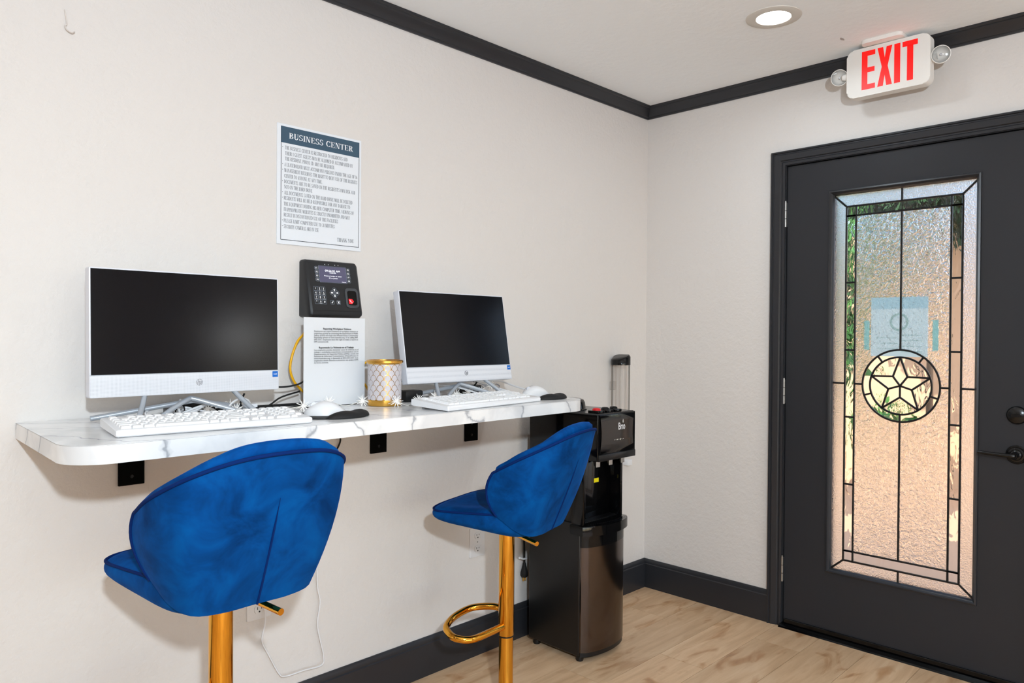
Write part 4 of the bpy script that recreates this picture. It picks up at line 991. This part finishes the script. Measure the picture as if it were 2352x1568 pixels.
for x in (-.905, -.825, -.745):
    sp = tubeo('spout', [(x, -.39, .80), (x, -.392, .775)], [.011, .008], BLACKG, wc, 12)
    box('spout_lever', (x-.011, -.404, .770), (x+.011, -.400, .800), STEEL, sp, .001, 1)
for x, m in ((-.905, REDBTN), (-.850, BLACKG), (-.795, BLACKG)):
    b = box('tap_button_base', (x-.021, -.418, .980), (x+.021, -.365, .991), BLACKG, wc, .003, 2)
    rows = [[Vector((x+.015*math.cos(2*PI*k/16)*c, -.392+.018*math.sin(2*PI*k/16)*c, .991+h)) for k in range(16)] for c, h in ((1, 0), (.9, .006), (.6, .009), (.05, .0098))]
    bm = bmesh.new(); V = gridm(bm, rows, True); bm.faces.new(V[-1]); finish(bm, 'tap_button', m, b, 60)
latheo('top_lid', [(0, .045), (.052, .045), (.064, .040), (.070, .030), (.074, .006), (.078, .004), (.078, 0), (0, 0)], BLACKG, wc, 40, MZ(-.868, -.215, .980))
# drip tray
def bow(y0, y1, x0, x1, n=14): return [(x0+(x1-x0)*k/n, y0+(y1-y0)*math.sin(PI*k/n)**.6) for k in range(n+1)]
tp = [(a1+.006, -.300), (a0-.006, -.300)] + bow(-.365, -.412, a0-.006, a1+.006)
prismo('drip_tray', tp[::-1], .500, .538, BLACKG, wc, None, .003)
tray = wc.children[-1]
gx = [a0+.022+.0105*k for k in range(21)]
for x in gx:
    f = (x-a0)/(a1-a0); ye = -.365-.040*math.sin(PI*min(1, max(0, f)))**.6
    box('grate_bar', (x, ye+.012, .538), (x+.004, -.325, .543), BLACKG, tray, .0012, 1)
# bowed stainless door
dp = bow(-.352, -.392, a0+.004, a1-.002, 20)
def door_band(name, z0, z1, m, off=0.0, bev=.0):
    pts = [(a1-.002, -.345), (a0+.004, -.345)] + [(x, y-off) for x, y in dp]
    return prismo(name, pts[::-1], z0, z1, m, wc, None, bev, 30)
door_band('door_cap', .452, .500, BLACKG, .001); door_band('cooler_door', .040, .452, STAINLESS); door_band('door_base', .022, .040, BLACKS, -.003)
for x in (a0+.025, a1-.03):
    for y in (-.33, -.10): latheo('foot', [(0, 0), (.014, 0), (.016, .006), (.012, .024), (0, .024)], BLACKS, wc, 16, MZ(x, y, 0))
box('warning_sticker', (-.812, -.3102, .684), (-.782, -.3088, .701), YELST, wc)

# cup dispenser on the wall above the cooler
cup = wthing('cup_dispenser', (-.285, 0, .92), 'clear tube cup dispenser with black cap on the wall above the water cooler', 'cup dispenser')
CM = MZ(-.285, -.052, 0)
bm = bmesh.new(); lathe(bm, [(.0435, .90), (.0435, 1.150)], 32, CM); V = None
finish(bm, 'tube', CLEARPL, cup, 40)
capp = [(.046*math.cos(2*PI*k/40), .046*math.sin(2*PI*k/40)) for k in range(40)]
bm = bmesh.new()
ra = [bm.verts.new((-.285+x, -.052+y, 1.142)) for x, y in capp]; rb = [bm.verts.new((-.285+x, -.052+y, 1.172+.010*math.sin((x/.046+.3)*1.4))) for x, y in capp]
rc = [bm.verts.new((-.285+x*.86, -.052+y*.86, 1.180+.012*math.sin((x/.046+.3)*1.4))) for x, y in capp]
for A, B in ((ra, rb), (rb, rc)):
    for k in range(40): bm.faces.new((A[k], A[(k+1) % 40], B[(k+1) % 40], B[k]))
bm.faces.new(ra[::-1]); bm.faces.new(rc); finish(bm, 'cap', BLACKG, cup, 50)
RIBM = mat('tube_rib_grey', srgb(186, 178, 170), .4)
for k in range(12):
    a = 2*PI*(k+.3)/12; tubeo('tube_rib', [(-.285+.0428*math.cos(a), -.052+.0428*math.sin(a), .902), (-.285+.0428*math.cos(a), -.052+.0428*math.sin(a), 1.142)], .0009, RIBM, cup, 5)
box('wall_bracket', (-.305, -.012, 1.02), (-.265, -.0003, 1.06), CLEARPL, cup, .001, 1)
tag(box('water_valve_box', (-.190, -.030, .642), (-.152, -.0003, .670), WHITEP, None, .002, 2), 'small white water valve box on the wall behind the cooler', 'valve box')

# ================================================================== OUTLETS, PLUGS, CABLES
def outlet(x, z, label, plugtop=False):
    t = wthing('wall_outlet', (x, 0, z), label, 'outlet', 'white wall outlets under the counter')
    prismo('cover_plate', rrect(.080, .118, .004, 3), 0, .006, WHITEP, t, MW(x, -.0003, z), .0015)
    for dz in (-.0265, .0265):
        s = prismo('socket', [(.0165*math.cos(a), max(-.013, min(.013, .0165*math.sin(a)))) for a in [2*PI*k/28 for k in range(28)]], 0, .0015, WHITEP, t, MW(x, -.0063, z+dz), .0005)
        outline('socket_edge', rrect(.0335, .0265, .010, 4), LOGOG, s, MW(x, -.0065, z+dz), .0009)
        for dx, hh in ((-.0065, .008), (.0065, .0065)): prismo('slot', rrect(.0022, hh, .0005, 2, dx, .003), 0, .0003, BLACKM, s, MW(x, -.0079, z+dz))
        prismo('ground_hole', rrect(.005, .005, .002, 3, 0, -.008), 0, .0003, BLACKM, s, MW(x, -.0079, z+dz))
    latheo('cover_screw', [(0, 0), (.003, 0), (.002, .001), (0, .0012)], STEEL, t, 10, MW(x, -.0063, z)); return t
outlet(-1.173, .4515, 'white wall outlet with two empty sockets left of the right stool column')
outlet(-2.100, .4480, 'white wall outlet with a charger plugged in behind the left stool')
ch = wthing('charger', (-2.092, -.008, .46), 'white plug-in charger with a looping white cable below the counter', 'charger')
box('adapter', (-2.107, -.045, .438), (-2.077, -.0085, .478), WHITEP, ch, .005, 3)
tubeo('plug_tip', [(-2.092, -.030, .440), (-2.092, -.030, .422)], [.0055, .0045], WHITEP, ch, 10)
tubeo('cable', spline([(-2.092, -.030, .430), (-2.093, -.03, .38), (-2.100, -.025, .327), (-2.078, -.02, .280), (-2.041, -.02, .206), (-2.018, -.02, .188), (-1.95, -.02, .186), (-1.888, -.02, .183), (-1.880, -.02, .213), (-1.900, -.02, .300), (-1.902, -.02, .342), (-1.894, -.02, .398), (-1.905, -.02, .465), (-1.905, -.02, .65), (-1.90, -.015, 1.0)], 6), .0026, WHITEP, ch, 7)
pl = wthing('dangling_plug', (-.913, -.02, .24), 'black power cord with a dangling plug and white tie beside the water cooler', 'power cord')
tubeo('cord', spline([(-.940, -.065, .60), (-.935, -.03, .50), (-.915, -.018, .40), (-.912, -.018, .31)], 6), .0045, BLACKM, pl, 8)
latheo('plug', [(0, .315), (.006, .315), (.009, .30), (.016, .275), (.017, .262), (.012, .255), (0, .254)], BLACKM, pl, 14, MZ(-.912, -.018, 0))
for dx in (-.0065, .0065): box('prong', (-.912+dx-.001, -.021, .238), (-.912+dx+.001, -.015, .256), GOLDB, pl)
tubeo('tie', [(-.950, -.024, .345), (-.925, -.022, .334), (-.902, -.020, .331)], .0045, WHITEP, pl, 8)

def cable(name, pts, r_, m, label, n=6, cat='cable'):
    return tag(tubeo(name, spline(pts, n), r_, m, None, 7), label, cat)
cable('network_cable', [(-1.945, -.02, 1.31), (-1.972, -.045, 1.281), (-1.998, -.05, 1.255), (-2.017, -.05, 1.207), (-2.022, -.05, 1.166), (-2.009, -.05, 1.131), (-1.986, -.05, 1.105), (-1.963, -.05, 1.087), (-1.92, -.045, 1.066), (-1.86, -.04, 1.0575)], .0040, YELLOW, 'yellow network cable arching left of the flyer stand')
cable('network_cable', [(-1.86, -.04, 1.16), (-1.80, -.07, 1.135), (-1.769, -.08, 1.116), (-1.75, -.08, 1.093), (-1.737, -.08, 1.070), (-1.70, -.07, 1.058), (-1.66, -.06, 1.09)], .0040, YELLOW, 'yellow network cable between the flyer stand and the gold holder')
cable('network_cable', [(-1.80, -.05, 1.13), (-1.770, -.06, 1.160), (-1.758, -.06, 1.178), (-1.737, -.06, 1.186), (-1.722, -.06, 1.172), (-1.70, -.06, 1.14), (-1.68, -.05, 1.09), (-1.72, -.045, 1.0575)], .0040, YELLOW, 'yellow network cable curling behind the gold holder')
cable('power_cable', [(-2.17, -.13, 1.155), (-2.12, -.11, 1.125), (-2.07, -.10, 1.118), (-2.02, -.10, 1.125), (-1.98, -.08, 1.14)], .0028, BLACKM, 'thin black cable running from the left computer to behind the flyer')
cable('power_cable', [(-2.23, -.17, 1.11), (-2.232, -.15, 1.08), (-2.20, -.12, 1.062), (-2.12, -.09, 1.062), (-2.07, -.08, 1.085), (-2.0, -.07, 1.10)], .0028, BLACKM, 'black cable dropping below the right edge of the left screen')
cable('power_cable', [(-2.30, -.05, 1.058), (-2.2, -.05, 1.0575), (-2.1, -.045, 1.0575), (-2.0, -.05, 1.0575), (-1.9, -.05, 1.0575)], .0042, BLACKM, 'thick black cable lying along the wall behind the left keyboard')
tag(box('cable_label', (-2.19, -.060, 1.055), (-2.135, -.038, 1.068), PRINTW, None, .001, 1), 'white paper tag wrapped around the thick black cable', 'tag')
tag(box('power_adapter', (-2.40, -.075, ZT+.0005), (-2.27, -.025, ZT+.032), BLACKS, None, .006, 2), 'black power adapter behind the stand of the left computer', 'power adapter')
tag(box('power_adapter', (-1.675, -.190, ZT+.0005), (-1.60, -.135, ZT+.038), BLACKS, None, .006, 2), 'black power adapter beside the gold holder', 'power adapter')
tag(box('power_adapter', (-1.30, -.075, ZT+.0005), (-1.21, -.025, ZT+.034), BLACKS, None, .010, 3), 'rounded black power adapter behind the right computer', 'power adapter')
cable('power_cable', [(-1.66, -.16, 1.085), (-1.685, -.15, 1.10), (-1.67, -.13, 1.115), (-1.60, -.12, 1.125)], .0032, BLACKM, 'black cable rising from the adapter beside the gold holder')
cable('power_cable', [(-1.61, -.17, 1.062), (-1.56, -.19, 1.062), (-1.53, -.20, 1.058), (-1.50, -.18, 1.057)], .0055, BLACKM, 'short black plug cord lying beside the gold holder')
cable('power_cable', [(-1.26, -.09, 1.10), (-1.275, -.08, 1.075), (-1.26, -.06, 1.062), (-1.2, -.08, 1.058)], .003, BLACKM, 'black cable hanging behind the right computer')
# bundled white cables
bun = wthing('white_cable_bundle', (-2.415, -.16, ZT), 'tangled bundle of white cable loops with a black tie under the left computer', 'cable bundle')
for k, (cx_, cy_, rx_, ry_, hz) in enumerate(((-2.43, -.165, .064, .026, .026), (-2.425, -.16, .085, .022, .038), (-2.41, -.155, .056, .030, .016), (-2.365, -.15, .042, .022, .030))):
    pts = [(cx_+rx_*math.cos(2*PI*j/10), cy_+ry_*math.sin(2*PI*j/10), ZT+.004+hz*(.5+.5*math.sin(2*PI*j/10+k*.7))) for j in range(10)]
    tubeo('cable_loop', spline(pts, 5, True), .0031, WHITEP, bun, 6, True)
tubeo('tie', spline([(-2.405+.012*math.cos(2*PI*j/8), -.16, ZT+.022+.016*math.sin(2*PI*j/8)) for j in range(8)], 4, True), .0018, BLACKM, bun, 6, True)
cable('white_cable', [(-2.49, -.20, 1.058), (-2.45, -.205, 1.0565), (-2.40, -.20, 1.0565), (-2.34, -.19, 1.0565), (-2.28, -.17, 1.057)], .0031, WHITEP, 'white cable lying behind the left keyboard')
cable('white_cable', [(-2.40, -.135, 1.075), (-2.36, -.15, 1.072), (-2.32, -.17, 1.062), (-2.26, -.20, 1.057)], .0031, WHITEP, 'white cable crossing below the left screen')
cable('white_cable', [(-2.305, -.225, 1.057), (-2.292, -.215, 1.085), (-2.262, -.205, 1.099), (-2.228, -.19, 1.092), (-2.212, -.17, 1.066)], .0029, WHITEP, 'white cable arching up behind the left keyboard')
cable('white_cable', [(-2.44, -.23, 1.057), (-2.425, -.21, 1.072), (-2.42, -.18, 1.09), (-2.40, -.15, 1.10)], .0032, WHITEP, 'white cable rising behind the keyboard to the left screen')
cable('white_cable', [(-1.57, -.10, 1.113), (-1.50, -.13, 1.102), (-1.44, -.17, 1.094), (-1.40, -.22, 1.078), (-1.38, -.25, 1.066)], .0032, WHITEP, 'white cable sagging below the right computer')
cable('white_cable', [(-1.25, -.06, 1.100), (-1.18, -.05, 1.098), (-1.12, -.07, 1.098), (-1.115, -.16, 1.080), (-1.12, -.24, 1.068)], .0032, WHITEP, 'white cable looping from the right computer to its mouse')
cable('white_cable', [(-1.27, -.08, 1.108), (-1.24, -.10, 1.092), (-1.23, -.16, 1.082), (-1.21, -.24, 1.066)], .0031, WHITEP, 'white cable dropping right of the tilted screen stand')
cable('grey_cable', [(-1.20, -.03, 1.058), (-1.13, -.03, 1.085), (-1.08+.0, -.03, 1.075), (-1.11, -.04, 1.058)], .0022, LOGOG, 'grey cable curving on the counter behind the right mouse')
cable('counter_cord', [(-1.835, -.06, 1.012), (-1.83, -.03, .96), (-1.818, -.015, .915), (-1.85, -.012, .87), (-1.93, -.012, .83), (-2.02, -.012, .80)], .003, BLACKM, 'thin black cord hanging under the counter right of the left stool')

# starburst string lights
stars = wthing('starburst_string', (-1.75, -.15, ZT), 'string of small white starburst lights strewn along the counter', 'string lights')
bm = bmesh.new(); rnd = random.Random(3); dirs = []
for k in range(22):
    z = 1-2*(k+.5)/22; a = k*2.39996; q = math.sqrt(1-z*z); dirs.append(Vector((q*math.cos(a), q*math.sin(a), z)))
for d in dirs: tube(bm, [d*.001, d*.013, d*.0215], [.0013, .0011, .0005], 5)
bmesh.ops.create_icosphere(bm, subdivisions=1, radius=.003)
bmesh.ops.recalc_face_normals(bm, faces=bm.faces); star_me = bpy.data.meshes.new('star_bulb'); bm.to_mesh(star_me); bm.free(); star_me.materials.append(STARM)
SP = [(-2.311, -.115, 1.069), (-2.240, -.105, 1.071), (-2.262, -.19, 1.068), (-2.075, -.222, 1.069), (-1.953, -.165, 1.069), (-1.850, -.195, 1.069), (-1.790, -.292, 1.069), (-1.700, -.290, 1.069), (-1.570, -.215, 1.069), (-1.445, -.18, 1.069), (-1.372, -.165, 1.069), (-1.290, -.15, 1.070), (-1.245, -.15, 1.088)]
for k, p in enumerate(SP):
    o = link('star_bulb', star_me, STARM, stars); o.location = p; o.rotation_euler = (k*.7, k*1.3, k*.4)
wp = []
for a, b in zip(SP, SP[1:]): wp += [a, ((a[0]+b[0])/2, (a[1]+b[1])/2, 1.0555)]
tubeo('wire', spline(wp+[SP[-1]], 5), .0010, mat('clear_wire', srgb(225, 222, 215), .3), stars, 5)

# unseen globe lamp, added only to put a glow in the left screen
lp = wthing('added_globe_lamp', (-.26, -4.52, 0), 'added unseen globe lamp that makes the glow in the left screen', 'floor lamp')
latheo('base', [(0, 0), (.13, 0), (.13, .012), (.03, .022), (0, .022)], BLACKS, lp, 32, MZ(-.26, -4.52, 0))
tubeo('pole', [(-.26, -4.52, .02), (-.26, -4.52, 1.36)], .011, BLACKS, lp, 12)
latheo('globe_shade', [(0, -.13)]+[(.13*math.sin(PI*k/16), -.13*math.cos(PI*k/16)) for k in range(1, 16)]+[(0, .13)], mat('globe_glow', (1, 1, 1), .6, emit=(.95, .98, 1.0), estr=13), lp, 32, MZ(-.26, -4.52, 1.48))

# ================================================================== EXIT SIGN, DOWNLIGHTS, HOOK
ex = wthing('exit_sign', (-.105, -1.19, 2.23), 'white illuminated exit sign with red letters and two lamp heads above the door', 'exit sign')
yc, zc_ = -1.1905, 2.3285
prismo('housing', rrect(.303, .190, .026, 6), 0, .046, EXITW, ex, MD(-.086, yc, zc_), .005)
prismo('back_plate', rrect(.296, .182, .024, 6), 0, .012, mat('exit_back', srgb(200, 192, 176), .5), ex, MD(-.075, yc, zc_))
can = prismo('ceiling_canopy', rrect(.150, .100, .020, 5), 0, .014, EXITW, ex, Matrix(((0, 1, 0, -.122), (1, 0, 0, yc+.012), (0, 0, -1, 2.4399), (0, 0, 0, 1))), .004)
Lw, zb_, zt_ = .0, 2.2585, 2.4085
def letter(pts_list, x0):
    bm = bmesh.new()
    for pts in pts_list: prism(bm, pts, 0, .0006, MD(-.1322, -1.097-x0, zb_))
    finish(bm, 'exit_letter', RED, ex)
Hh = .150; s_ = .0215
def Rr(x0, y0, x1, y1): return [(x0, y0), (x1, y0), (x1, y1), (x0, y1)]
letter([Rr(0, 0, s_, Hh), Rr(s_, 0, .050, s_*.9), Rr(s_, Hh/2-.009, .048, Hh/2+.010), Rr(s_, Hh-s_*.9, .050, Hh)], 0)
xs_ = s_*.95; letter([[(0, 0), (xs_, 0), (.02675, .042), (.0535-xs_, 0), (.0535, 0), (.0375, Hh/2), (.0535, Hh), (.0535-xs_, Hh), (.02675, Hh-.042), (xs_, Hh), (0, Hh), (.016, Hh/2)]], .0585)
letter([Rr(0, 0, s_, Hh)], .1195)
letter([Rr(.0165, 0, .0165+s_, Hh-.018), Rr(0, Hh-.020, .0535, Hh)], .1485)
for s, yy in ((1, -1.003), (-1, -1.372)):
    lh = tubeo('lamp_arm', [(-.105, yc+s*.148, zc_+.002), (-.108, yy-s*.012, zc_+.004)], [.016, .014], EXITW, ex, 12)
    Ml = Matrix.Translation((-.112, yy, zc_+.006)) @ Vector((-.75, -.22, -.18)).to_track_quat('Z', 'Y').to_matrix().to_4x4()
    latheo('lamp_head', [(0, -.022), (.022, -.022), (.030, -.014), (.0325, .004), (.0325, .009), (.0300, .010), (.0295, .006), (.018, -.006), (.006, -.010), (0, -.010)], EXITW, lh, 32, Ml)
    latheo('lamp_lens', [(0, .012), (.02, .0105), (.0298, .008), (.0298, .0065), (0, .009)], LENS, lh, 28, Ml)
    latheo('lamp_bulb', [(0, .006), (.004, .004), (.005, -.002), (.003, -.008), (0, -.008)], PRINTW, lh, 14, Ml)
def downlight(x, y, label, power):
    t = wthing('recessed_downlight', (x, y, HC), label, 'downlight', 'recessed ceiling downlights')
    M = Matrix.Translation((x, y, HC)) @ Matrix.Rotation(PI, 4, 'X')
    latheo('trim_ring', [(.058, -.002), (.061, .004), (.070, .0045), (.090, .004), (.096, .002), (.0975, -.001)], LAMPT, t, 48, M)
    latheo('lens', [(0, .0015), (.0585, .0015), (.059, -.001), (0, -.001)], LAMPE, t, 40, M)
    o = area('downlight_lamp', (x, y, HC-.012), (x, y, 0), .11, power, (.76, .90, 1.0), 'DISK', 165); o.parent = t; o.matrix_parent_inverse = Matrix.Translation(-Vector((x, y, HC)))
downlight(-.612, -.958, 'round recessed downlight glowing in the ceiling left of the exit sign', 3)
for k, (x, y) in enumerate(((-2.6, -.958-1.6), (-4.4, -.958), (-4.4, -2.6), (-.612, -2.6), (-2.6, -4.2), (-4.4, -4.2), (-.612, -4.2))):
    downlight(x, y, ['recessed downlight above the photographer', 'recessed downlight over the far left counter wall', 'recessed downlight in the middle of the left half', 'recessed downlight in front of the door', 'recessed downlight near the window', 'recessed downlight in the far back corner', 'recessed downlight in the back corner by the window'][k], 2.2)
tag(tubeo('wall_hook', spline([(-2.640, -.004, 2.115), (-2.637, -.005, 2.095), (-2.636, -.006, 2.078), (-2.640, -.008, 2.072), (-2.637, -.012, 2.062), (-2.626, -.014, 2.057), (-2.619, -.012, 2.062)], 5), .0016, mat('hook_white', srgb(214, 206, 200), .4), None, 7), 'tiny white wire hook high on the left of the counter wall', 'hook')
tag(prismo('ceiling_patch', [(.016*math.cos(a)*(1+.2*math.sin(3*a)), .006*math.sin(a)) for a in [2*PI*k/16 for k in range(16)]], 0, .0006, mat('patch_grey', srgb(176, 172, 170), .8), None, Matrix.Translation((-.24, -1.06, 2.4399)) @ Matrix.Rotation(PI, 4, 'X')), 'small grey smudge on the ceiling above the exit sign', 'smudge')
